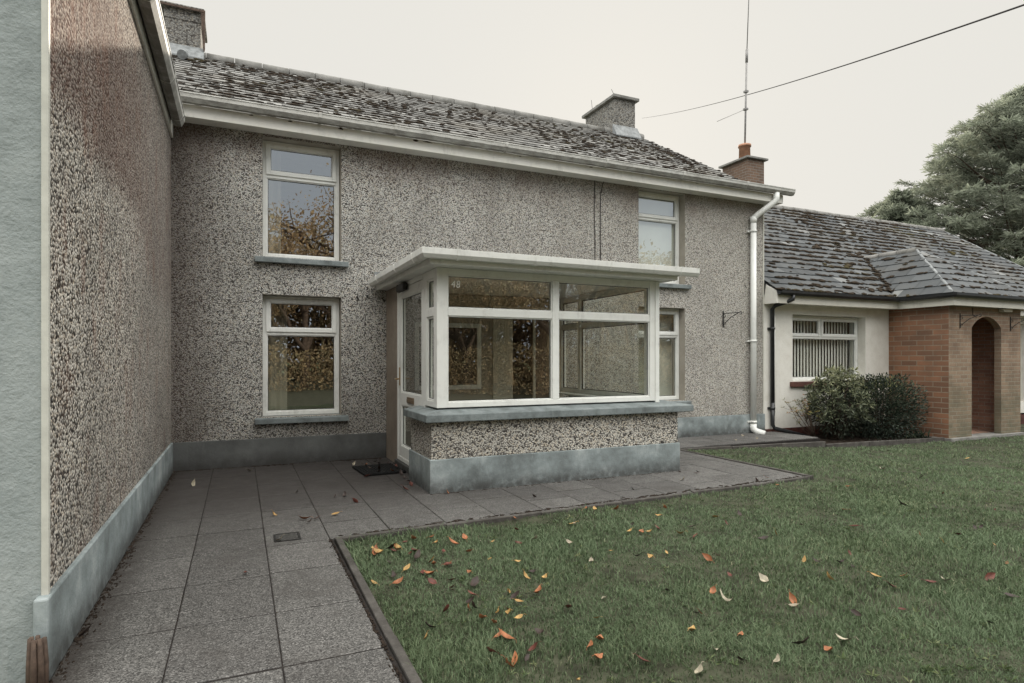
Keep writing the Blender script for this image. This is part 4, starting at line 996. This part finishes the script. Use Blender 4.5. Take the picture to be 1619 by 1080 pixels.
for k in LEAF:
    LM[k] = [leafmesh(i*11+len(k), *random.choice(((.040, .020), (.034, .017), (.046, .020), (.030, .019)))) for i in range(5)]
    for me in LM[k]: me.materials.append(LEAF[k])
DESC = {'yellow': 'yellow', 'orange': 'orange', 'red': 'dark red', 'brown': 'dark brown', 'pale': 'pale straw coloured'}
def leaf(k, x, y, z, where, s=1.):
    o = bpy.data.objects.new('fallen_leaf', random.choice(LM[k])); COL.objects.link(o)
    o.location = (x, y, z); o.rotation_euler = (random.gauss(0, .45), random.gauss(0, .4), random.uniform(0, 2*PI)); q = s*random.uniform(.75, 1.2); o.scale = (q, q, q)
    if where == 'lawn': tag(o, DESC[k]+' fallen leaf lying in the lawn grass', 'leaf', DESC[k]+' fallen leaves on the lawn')
    else: tag(o, DESC[k]+' fallen leaf lying on the grey paving', 'leaf', DESC[k]+' fallen leaves on the paving')
LAWN = {
'yellow': [(1.56, -3.82), (1.44, -4.46), (1.95, -5.13), (2.0, -5.16), (2.1, -5.06), (2.22, -4.35), (2.1, -4.9), (2.71, -5.72), (4.08, -5.21), (3.55, -4.28), (3.2, -4.76), (3.43, -4.19), (3.73, -4.41), (4.38, -4.71), (4.22, -5.6), (5.3, -5.35), (4.31, -4.14), (10.64, -2.58), (3.94, -5.5), (3.91, -3.92), (3.14, -3.83), (2.38, -4.81), (3.54, -3.52)],
'orange': [(2.01, -3.73), (2.23, -3.83), (1.86, -5.41), (1.82, -5.62), (2.25, -4.99), (1.78, -4.46), (1.88, -3.72), (3.49, -4.25), (4.39, -5.66), (3.48, -3.46), (3.71, -3.6), (2.01, -4.53), (1.94, -4.34), (2.79, -3.5), (1.87, -5.25), (2.15, -5.76), (6.41, -3.78), (5.52, -4.41), (2.89, -5.85), (3.48, -4.36), (3.46, -5.66), (3.15, -5.38), (3.54, -4.92), (5.83, -3.42), (4.14, -3.72), (1.77, -5.63), (3.14, -6.13)],
'red': [(1.75, -4.42), (1.87, -4.61), (1.8, -3.77), (1.83, -4.72), (1.9, -4.86), (2.66, -3.81), (2.32, -5.86), (4.84, -5.88), (4.15, -5.74), (8.72, -3.84), (6.3, -3.73), (4.41, -5.8), (2.53, -4.12), (5.1, -4.81), (3.8, -4.5), (3.67, -4.22), (1.68, -3.94), (1.77, -4.03), (5.6, -5.28), (1.71, -5.0)],
'brown': [(1.87, -4.94), (1.85, -5.02), (1.8, -4.1), (4.19, -4.76), (6.34, -4.68), (6.16, -4.5), (3.09, -6.03), (2.36, -4.68), (3.95, -4.29), (5.92, -5.22), (4.12, -5.26), (4.55, -4.18), (7.77, -3.68), (4.12, -6.26), (4.61, -6.11), (1.57, -5.16), (2.71, -6.03), (2.87, -5.57), (3.13, -4.7), (3.62, -5.91), (3.57, -4.04), (4.25, -5.34)],
'pale': [(3.15, -3.85), (2.22, -4.36), (2.68, -4.08), (2.64, -4.3), (3.56, -5.37), (3.6, -5.41), (3.63, -4.91), (3.94, -5.47), (3.41, -5.71), (4.63, -5.71), (4.53, -5.81), (3.62, -4.49), (3.84, -4.34), (3.98, -4.22), (2.87, -4.25), (5.27, -4.05), (7.89, -3.14), (4.0, -3.7), (2.54, -5.21), (1.64, -5.5), (3.29, -6.09), (2.69, -6.18), (2.48, -6.03), (3.27, -6.25), (2.8, -4.66), (2.37, -3.92), (2.85, -6.1), (3.95, -6.22)]}
PATHL = {
'yellow': [(0.978, -2.638), (1.449, -2.828)], 'orange': [(1.194, -2.886), (2.549, -2.45), (2.437, -1.978), (5.965, -3.15), (2.1, -.72), (2.3, -1.2)],
'red': [(1.289, -2.908), (1.68, -2.447), (2.219, -2.11), (2.33, -1.93), (2.36, -1.75), (0.756, -4.036), (5.419, -2.649), (5.757, -3.2), (2.0, -1.3), (2.42, -.9)],
'brown': [(1.232, -2.986), (1.542, -2.165), (1.631, -2.148), (2.104, -0.943), (2.265, -0.699), (2.399, -0.55), (2.361, -1.548), (2.2, -0.991), (2.355, -1.837), (5.307, -2.516), (4.28, -3.039), (5.492, -2.6), (3.246, -2.934), (2.362, -0.242), (1.233, -1.821), (2.1, -.5), (2.38, -1.3), (2.15, -1.2), (2.28, -.4), (.06, -4.6), (.05, -3.2)],
'pale': [(0.286, -1.008), (0.831, -0.412), (0.988, -3.40), (8.457, -0.339), (7.927, -0.706), (8.4, -0.7), (5.051, -2.873), (2.0, -.45)]}
for k, L_ in LAWN.items():
    for x, y in (L_ if k != 'pale' else L_[::2]): leaf(k, x, y, hgt(x, y)+.022, 'lawn', .92)
for k, c_ in (('orange', 12), ('red', 9), ('yellow', 8), ('brown', 8)):
    for j in range(c_):
        x, y = 1.5+abs(random.gauss(.35, .4)), random.uniform(-5.7, -3.65); leaf(k, x, y, hgt(x, y)+.024, 'lawn', random.choice((.7, .95, 1.1)))
for k in LAWN:
    for j in range(9 if k != 'pale' else 6):
        x, y = random.uniform(1.6, 9), random.uniform(-6.6, -3.7); leaf(k, x, y, hgt(x, y)+.022, 'lawn', .55)
for k, L_ in PATHL.items():
    for x, y in L_: leaf(k, x, y, .012 if not (1.96 < x < 2.43 and -1.25 < y < -.65) else .035, 'paving', .9)
m = MB(); pts = [(3.13-.007*i, -5.46-.017*i+.006*math.sin(i*.6), .012+.0035*((i-4)**2)*.5) for i in range(10)]
for i in range(9):
    w0, w1 = .010*math.sin(PI*(i+.4)/10), .010*math.sin(PI*(i+1.4)/10); p, q = Vector(pts[i]), Vector(pts[i+1])
    n_ = Vector((.9, .4, 0)); m.quad(p-n_*w0, p+n_*w0+Vector((0,0,.006)), q+n_*w1+Vector((0,0,.006)), q-n_*w1)
tag(build('fallen_leaf', m, LEAF['pale'], loc=(3.15, -5.5, 0)), 'long narrow pale curled leaf blade lying on the lawn', 'leaf')

# ------------------------------------------------------------------ plants
def leafcloud(mb, c, r, n, size, up=.5, flat=1., asp=.45):
    for _ in range(n):
        d = Vector((random.gauss(0,1), random.gauss(0,1), random.gauss(0,1)*flat)).normalized(); p = c+Vector((d.x*r, d.y*r, d.z*r*flat))*random.uniform(.55, 1.05)
        leafq(mb, p, (d+Vector((0,0,up))).normalized(), size*random.uniform(.6, 1.25), asp)
def leafq(mb, p, d, s, asp=.45, r=None):
    d = (d+Vector((random.gauss(0,.35), random.gauss(0,.35), random.gauss(0,.35)))).normalized()
    sd = d.cross(Vector((random.gauss(0,1), random.gauss(0,1), random.gauss(0,1)))).normalized()*s*asp*.5; nn = d.cross(sd).normalized()*s*.12
    a, b = p, p+d*s; m_ = p+d*s*.5
    mb.add([a, m_+sd+nn, b, m_-sd+nn], [(0,1,2),(0,2,3)], random.random() if r is None else r)
def rosette(mb, p, d, s, n=9, r=.5):
    d = d.normalized(); a = d.cross(Vector((.3,.5,.8))).normalized(); b = d.cross(a)
    for i in range(n):
        t = 2*PI*i/n+random.random()*.5; l = (a*math.cos(t)+b*math.sin(t))*.9+d*random.uniform(.15, .6)
        leafq(mb, p, l, s*random.uniform(.7, 1.15), .26, min(1, max(0, r+random.gauss(0, .15))))
# pieris
t = thing('pieris_shrub', (10.35, -.55, -.12), 'bushy shrub with whorled pale green and yellowish leaves under the bungalow window', 'shrub')
mb = MB(); st = MB()
base = Vector((10.45, -.5, -.12))
for k in range(330):
    th = random.uniform(0, 2*PI); ph = math.acos(random.uniform(-.35, 1)); d = Vector((math.sin(ph)*math.cos(th), math.sin(ph)*math.sin(th), math.cos(ph)))
    lumpy = 1+.22*mnoise.noise(d*2.3+Vector((3,1,0)))
    p = Vector((10.50, -.56, .46))+Vector((d.x*.66, d.y*.46, d.z*.66))*lumpy*random.uniform(.72, 1.04)
    if p.y > -.07: continue
    rosette(mb, p, d+Vector((0,0,.55)), random.uniform(.07, .115), 9, .35+.4*max(0, d.z)+.15*random.random())
    if k % 6 == 0: st.tube([base+Vector((random.gauss(0,.08), random.gauss(0,.05), 0)), base.lerp(p, .55)+Vector((0,0,.05)), p], [.012, .008, .003], 5)
for k in range(1500):
    d = Vector((random.gauss(0,1), random.gauss(0,1), random.gauss(0,1))).normalized(); p = Vector((10.5,-.56,.42))+Vector((d.x*.56, d.y*.38, d.z*.52))*random.random()**.4
    if p.y < -.06: leafq(mb, p, d, .08, .35, random.uniform(0, .25))
build('foliage', mb, M['pieris'], t); build('stem', st, M['bark'], t)
# dark round shrub
t = thing('laurel_shrub', (11.75, -.55, -.15), 'dark green rounded shrub with small glossy leaves against the brick wall', 'shrub')
mb = MB(); st = MB(); base = Vector((11.7, -.5, -.17))
for k in range(10500):
    th = random.uniform(0, 2*PI); ph = math.acos(random.uniform(-1, 1)); d = Vector((math.sin(ph)*math.cos(th), math.sin(ph)*math.sin(th), math.cos(ph)))
    sq = (abs(d.x)**3+abs(d.z)**3)**(-1/3) if (abs(d.x)+abs(d.z)) > .5 else 1.
    lumpy = min(1.18, sq)*(1+.13*mnoise.noise(d*3.1)+.08*mnoise.noise(d*8))
    p = Vector((11.62, -.56, .40))+Vector((d.x*.84, d.y*.48, d.z*.57))*lumpy*(random.uniform(.62, 1.03) if k % 3 else random.random()**.5*.8)
    if p.y > -.05: continue
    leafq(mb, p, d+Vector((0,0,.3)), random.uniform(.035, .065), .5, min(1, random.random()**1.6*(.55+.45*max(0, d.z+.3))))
for k in range(26):
    p = Vector((11.72, -.56, .4))+Vector((random.uniform(-.6,.7), random.uniform(-.4,-.1), random.uniform(-.1,.45))); st.tube([base+Vector((random.gauss(0,.12), 0, 0)), base.lerp(p, .5), p], [.014, .009, .003], 5)
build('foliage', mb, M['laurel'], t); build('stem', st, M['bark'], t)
# thin azalea
t = thing('azalea_shrub', (9.75, -.5, -.1), 'sparse thin shrub with few yellow and reddish leaves beside the black downpipe', 'shrub')
mb = MB(); st = MB(); base = Vector((9.98, -.5, -.1))
for k in range(16):
    p = Vector((random.uniform(9.42, 9.95), random.uniform(-.62, -.35), random.uniform(.25, .62))); mid = base.lerp(p, .5)+Vector((random.gauss(0,.04), 0, random.uniform(-.04, .06))); st.tube([base, mid, p], [.008, .005, .002], 5)
    for j in range(4):
        q = p+Vector((random.gauss(0,.05), random.gauss(0,.05), random.gauss(0,.035))); st.tube([mid.lerp(p, .6), q], [.003, .0015], 4); rosette(mb, q, Vector((0,0,1)), .05, 5, random.random())
build('foliage', mb, M['azalea'], t); build('stem', st, M['bark'], t)
# low tufts at the bed front
t = thing('bed_plant', (12.3, -.8, -.18), 'low tuft of narrow dull leaves in the bed beside the brick porch', 'plant')
mb = MB()
for k in range(60): leafq(mb, Vector((12.25+random.gauss(0,.13), -.82+random.gauss(0,.06), -.2)), Vector((random.gauss(0,.5), random.gauss(0,.4), 1)), random.uniform(.1, .24), .12)
build('foliage', mb, M['laurel'], t)

mb = MB(); X_, Y_, Z_ = Vector((1,0,0)), Vector((0,1,0)), Vector((0,0,1))
for k in range(900): lump(mb, Vector((.028+abs(random.gauss(0, .022)), random.uniform(-6, -.1), .0)), Y_, X_, Z_, random.uniform(.004, .013))
for k in range(260): lump(mb, Vector((random.uniform(0, 2.45), -.035-abs(random.gauss(0, .02)), .0)), X_, Y_, Z_, random.uniform(.006, .02))
for k in range(260): lump(mb, Vector((random.choice((.45, .90, 1.32))+random.gauss(0, .006), random.uniform(-6.5, -.2), -.004)), Y_, X_, Z_, random.uniform(.004, .011))
for k in range(320):
    x = random.uniform(1.4, 6.45); lump(mb, Vector((x, kl(x)+.012+abs(random.gauss(0, .02)), .002)), X_, Y_, Z_, random.uniform(.006, .018))
for k in range(420): lump(mb, Vector((1.328-abs(random.gauss(0, .010)), random.uniform(-7, -3.5), .002)), Y_, X_, Z_, random.uniform(.004, .010))
for k in range(160): lump(mb, Vector((random.uniform(2.40, 5.4), -2.40-abs(random.gauss(0, .012)), .0)), X_, Y_, Z_, random.uniform(.005, .014))
tag(build('path_litter', mb, M['soil'], loc=(1, -3, 0)), 'dark damp litter and moss gathered along the paving edges and joints', 'litter', kind='stuff')
mb = MB()
for k in range(300):
    d_ = 2.2+14*random.random()**1.6; la_ = random.uniform(-.2, 1.0)*d_; x = cam_p[0]+math.sin(yaw)*d_+math.cos(yaw)*la_; y = cam_p[1]+math.cos(yaw)*d_-math.sin(yaw)*la_
    if in_paving(x, y, .1) or x > 12: continue
    for j in range(random.randint(1, 4)): rosette(mb, Vector((x+random.gauss(0, .06), y+random.gauss(0, .06), hgt(x, y)+.008)), Z_, random.uniform(.018, .04), random.randint(4, 8), random.random())
tag(build('lawn_weeds', mb, M['weed'], loc=(4, -5, 0)), 'small low broad leaved weeds scattered through the lawn grass', 'weeds', kind='stuff')

def conifer(loc, H, rad, seed, label, npl=700, low=.0, pw=.75):
    """trunk, limbs and overlapping feathery plumes filling a broad cone"""
    rr = random.Random(seed); t = thing('conifer_tree', loc, label, 'tree', 'conifers behind the bungalow')
    L = Vector(loc); tr = MB(); cr = MB()
    tr.tube([L+Vector((0,0,-.5)), L+Vector((.1,.05,H*.4)), L+Vector((.05,-.1,H*.75)), L+Vector((0,0,H*.98))], [H*.022, H*.016, H*.008, .02], 9)
    ga = 2.39996
    for k in range(npl):
        s_ = low+(1-low)*((k+rr.random())/npl)**1.15; an = k*ga+rr.uniform(-.6, .6)
        prof = (1-s_)**pw
        lob = rr.uniform(.74, 1.2)+.40*mnoise.noise(Vector((math.cos(an)*1.6+seed, math.sin(an)*1.6, s_*5)))+.30*mnoise.noise(Vector((math.cos(an)*4+seed, math.sin(an)*4, s_*17)))
        fr = (1 if rr.random() < .72 else rr.uniform(.45, .85))
        d = Vector((math.cos(an), math.sin(an), 0)); rr_ = rad*prof*lob*fr+.12
        tip = L+d*rr_+Vector((0, 0, H*s_))
        ln = min(rr_, rr.uniform(1.0, 2.6)*(.55+.45*prof)+.15); up = rr.uniform(.1, .8)+(.8 if s_ > .9 else 0)
        st = tip-d*ln-Vector((0,0,ln*up))
        if k % 3 == 0: tr.tube([L+Vector((0,0,max(.2, H*s_-rr_*.35-ln*up*.5))), st.lerp(tip, .1), tip], [.03+.012*rr_, .02, .004], 5, False)
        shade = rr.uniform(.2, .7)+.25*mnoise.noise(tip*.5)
        side = Vector((-d.y, d.x, 0))
        n_ = int(11+ln*11)
        for j in range(n_):
            f = (j+rr.random())/n_; q = st.lerp(tip, f)+Vector((0,0,.22*ln*math.sin(f*PI)-.05*ln*f))
            for sg in (-1, 1):
                sl = ln*.42*(1-f)**.7*rr.uniform(.6, 1.15)+.12
                sd = (side*sg*rr.uniform(.5, 1)+d*rr.uniform(.4, 1.1)+Vector((0,0,rr.uniform(-.35, .5)))).normalized()
                m2 = 2+int(sl*5)
                for m_ in range(m2):
                    g_ = (m_+rr.random()*.5)/m2; pp = q+sd*sl*g_+Vector((0,0,-.2*sl*g_*g_))
                    dd = (sd+Vector((rr.gauss(0,.4), rr.gauss(0,.4), rr.gauss(.05,.4)))).normalized()
                    w = dd.cross(Vector((rr.gauss(0,1), rr.gauss(0,1), rr.gauss(0,1)))).normalized()*rr.uniform(.018, .04)
                    e = pp+dd*rr.uniform(.13, .27)
                    cr.add([pp-w*.5, pp+w*.5, e+w*.55, e+dd*.06, e-w*.55], [(0,1,2,3,4)], min(1, max(0, shade*.5+.32*f*g_+.32*f+rr.gauss(0,.08)-.16)))  # darker inside, paler at the tips: crown shading painted into needle tone
    build('trunk', tr, M['bark'], t); build('crown', cr, M['conifer'], t)
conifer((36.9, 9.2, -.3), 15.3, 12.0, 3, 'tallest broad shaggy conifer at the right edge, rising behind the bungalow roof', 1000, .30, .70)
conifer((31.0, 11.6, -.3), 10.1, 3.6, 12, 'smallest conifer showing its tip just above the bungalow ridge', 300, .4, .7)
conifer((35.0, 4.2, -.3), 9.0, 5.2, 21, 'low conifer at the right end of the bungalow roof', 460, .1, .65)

# trees across the road, behind the camera: the windows mirror them
def autumn_tree(loc, H, seed, name, label, group, mat, nleaf=3200, src=None):
    rr = random.Random(seed); t = thing(name, loc, label, 'tree', group); L = Vector(loc)
    if src:
        for c in src.children:
            o = c.copy(); COL.objects.link(o); o.parent = t
        return t
    tr = MB(); cr = MB()
    def grow(p, d, ln, r, dep):
        q = p+d*ln; mid = p+d*ln*.5+Vector((rr.gauss(0,.06), rr.gauss(0,.06), 0))*ln
        tr.tube([p, mid, q], [r, r*.82, r*.62], 6, False)
        if dep == 0:
            for _ in range(3): tr.tube([q, q+(d+Vector((rr.gauss(0,.5), rr.gauss(0,.5), rr.gauss(.2,.4))))*ln*.7], [r*.5, .008], 4, False)
            for _ in range(nleaf//90): 
                pp = q+Vector((rr.gauss(0,.55), rr.gauss(0,.55), rr.gauss(0,.5))); dd = Vector((rr.gauss(0,1), rr.gauss(0,1), rr.gauss(0,1))).normalized(); w = dd.cross(Vector((rr.gauss(0,1), rr.gauss(0,1), rr.gauss(0,1)))).normalized()*.034
                cr.add([pp-dd*.05, pp+w, pp+dd*.055, pp-w], [(0,1,2,3)], rr.random())
            return
        for _ in range(3 if dep > 1 else 4):
            dd = (d+Vector((rr.gauss(0,.55), rr.gauss(0,.55), rr.gauss(.12,.3)))).normalized(); grow(q, dd, ln*rr.uniform(.62, .82), r*.6, dep-1)
    grow(L+Vector((0,0,-.4)), Vector((rr.gauss(0,.05), rr.gauss(0,.05), 1)).normalized(), H*.17, H*.018, 4)
    build('trunk', tr, M['bark'], t); build('crown', cr, mat, t); return t
GRP = 'autumn trees mirrored in the windows'; LB = 'half bare golden autumn tree behind the camera, mirrored in the house windows'
a1 = autumn_tree((3.5, -22, -.3), 14, 1, 'autumn_tree', LB, GRP, M['autumn'], 9000); a2 = autumn_tree((9.5, -21, -.3), 12, 2, 'autumn_tree', LB, GRP, M['autumn'], 12000)
for i, (x, y, rz, s_, b) in enumerate(((-3, -21, 2, 1.3, a2), (6.3, -27, 4, 1.5, a1), (14.5, -22, 1, 1.3, a1), (12, -27, 2.6, 1.5, a2), (20, -23, 3.3, 1.2, a2), (25.5, -22, 5, 1.0, a2), (33, -24, 2.2, 1.2, a1))):
    o = autumn_tree((x, y, -.3), 9, 0, 'autumn_tree', LB, GRP, None, src=b); o.rotation_euler.z = rz; o.scale = (s_, s_, s_)
mb = MB()
for k in range(52000):
    x = random.uniform(-14, 48); y = -19.5+random.gauss(0, .5); z = random.uniform(-.3, 1.9+.6*mnoise.noise(Vector((x*.5, 0, 0)))+.3*mnoise.noise(Vector((x*2, 5, 0))))
    leafq(mb, Vector((x, y, z)), Vector((random.gauss(0,1), .4, random.gauss(.2,1))), random.uniform(.07, .13), .6)
tag(build('hedge', mb, M['hedge'], loc=(14, -19.5, -.3)), 'golden brown garden hedge behind the camera, mirrored in the porch glass', 'hedge')

mb = MB()
for k in range(95000):                       # wood beyond the hedge
    x = random.uniform(-25, 70); top = 9.6+2.6*mnoise.noise(Vector((x*.22, 3, 0)))+1.1*mnoise.noise(Vector((x*.9, 8, 0))); y = -31+random.gauss(0, 1.6)
    z = top*random.random()**.8; leafq(mb, Vector((x, y, z)), Vector((random.gauss(0,.6), .2, random.gauss(.5,.6))), random.uniform(.14, .30), .5, min(1, max(0, .15+.85*random.random()*(.35+.65*z/top))))
for k in range(22000):
    x = random.uniform(-25, 70); y = -32.5+random.gauss(0, .5); z = random.uniform(-.3, 5.5+1.6*mnoise.noise(Vector((x*.3, 9, 0)))); leafq(mb, Vector((x, y, z)), Vector((random.gauss(0,.8), .1, random.gauss(.3,.6))), random.uniform(.35, .6), .7, random.uniform(0, .45))
for k in range(150):
    x = random.uniform(-25, 70); y = -30+random.gauss(0, 1); h = random.uniform(5, 9); mb.tube([(x, y, -.3), (x+random.gauss(0,.3), y, h*.5), (x+random.gauss(0,.7), y, h)], [.16, .09, .02], 5, False)
tag(build('woodland', mb, M['wood'], loc=(20, -31, -.3)), 'brown autumn woodland behind the camera, mirrored in the windows', 'woodland', kind='stuff')

# ------------------------------------------------------------------ light, sky, camera
SAZ, SEL = R(34), R(21)      # sun stands behind the house, to the right
world = bpy.data.worlds.new('World'); sc.world = world; world.use_nodes = True
nt = world.node_tree; nt.nodes.clear()
out = nt.nodes.new('ShaderNodeOutputWorld'); bg = nt.nodes.new('ShaderNodeBackground'); bg.inputs['Strength'].default_value = .1
sky = nt.nodes.new('ShaderNodeTexSky'); sky.sky_type = 'NISHITA'; sky.sun_disc = False; sky.sun_elevation = SEL; sky.sun_rotation = SAZ; sky.dust_density = 2.5; sky.air_density = 1.2
# haze ahead; unseen overhead sky brightened as added fill for the shaded front, a little of the clear sky showing through it
tc = nt.nodes.new('ShaderNodeTexCoord'); dot = nt.nodes.new('ShaderNodeVectorMath'); dot.operation = 'DOT_PRODUCT'
dot.inputs[1].default_value = Vector((math.sin(R(26))*math.cos(R(12)), math.cos(R(26))*math.cos(R(12)), math.sin(R(12)))); nt.links.new(tc.outputs['Generated'], dot.inputs[0])
mr = nt.nodes.new('ShaderNodeMapRange'); mr.interpolation_type = 'SMOOTHSTEP'; nt.links.new(dot.outputs['Value'], mr.inputs[0])
for i, v in enumerate((.3, .66, 0, 1)): mr.inputs[i+1].default_value = v
sepd = nt.nodes.new('ShaderNodeSeparateXYZ'); nt.links.new(tc.outputs['Generated'], sepd.inputs[0])
ml = nt.nodes.new('ShaderNodeMapRange'); ml.interpolation_type = 'SMOOTHSTEP'; nt.links.new(sepd.outputs[2], ml.inputs[0])
for i, v in enumerate((.34, .66, 0, 1)): ml.inputs[i+1].default_value = v
hb = nt.nodes.new('ShaderNodeMix'); hb.data_type = 'RGBA'; hb.inputs[6].default_value = (7.2, 7.9, 8.5, 1); hb.inputs[7].default_value = (38.0, 37.6, 36.2, 1); nt.links.new(ml.outputs[0], hb.inputs[0])   # clear blue low down, added fill light overhead
hz = nt.nodes.new('ShaderNodeMix'); hz.data_type = 'RGBA'; nt.links.new(hb.outputs[2], hz.inputs[6]); hz.inputs[7].default_value = (8.2, 8.0, 7.45, 1)
nt.links.new(mr.outputs[0], hz.inputs[0])
mx = nt.nodes.new('ShaderNodeMix'); mx.data_type = 'RGBA'; mx.inputs[0].default_value = .985; nt.links.new(sky.outputs[0], mx.inputs[6]); nt.links.new(hz.outputs[2], mx.inputs[7])
nt.links.new(mx.outputs[2], bg.inputs['Color']); nt.links.new(bg.outputs[0], out.inputs[0])
sl_ = bpy.data.lights.new('sun', 'SUN'); sl_.energy = 5.0; sl_.angle = R(.5); sl_.color = (1, .90, .76)
so_ = bpy.data.objects.new('sun', sl_); COL.objects.link(so_)
sd = Vector((math.sin(SAZ)*math.cos(SEL), math.cos(SAZ)*math.cos(SEL), math.sin(SEL)))
so_.rotation_euler = sd.to_track_quat('Z', 'Y').to_euler(); so_.location = sd*60
cam = bpy.data.cameras.new('camera'); co = bpy.data.objects.new('camera', cam); COL.objects.link(co)
cam.sensor_width = 36; cam.lens = 955/1619*36; cam.shift_y = 28/1619; cam.clip_end = 1000; cam.clip_start = .05
co.location = (0.724, -8.015, 1.3); co.rotation_euler = (R(90), 0, -yaw); sc.camera = co
sc.view_settings.view_transform = 'Standard'; sc.view_settings.look = 'None'; sc.view_settings.exposure = 0
sc.render.resolution_x = 1024; sc.render.resolution_y = 683
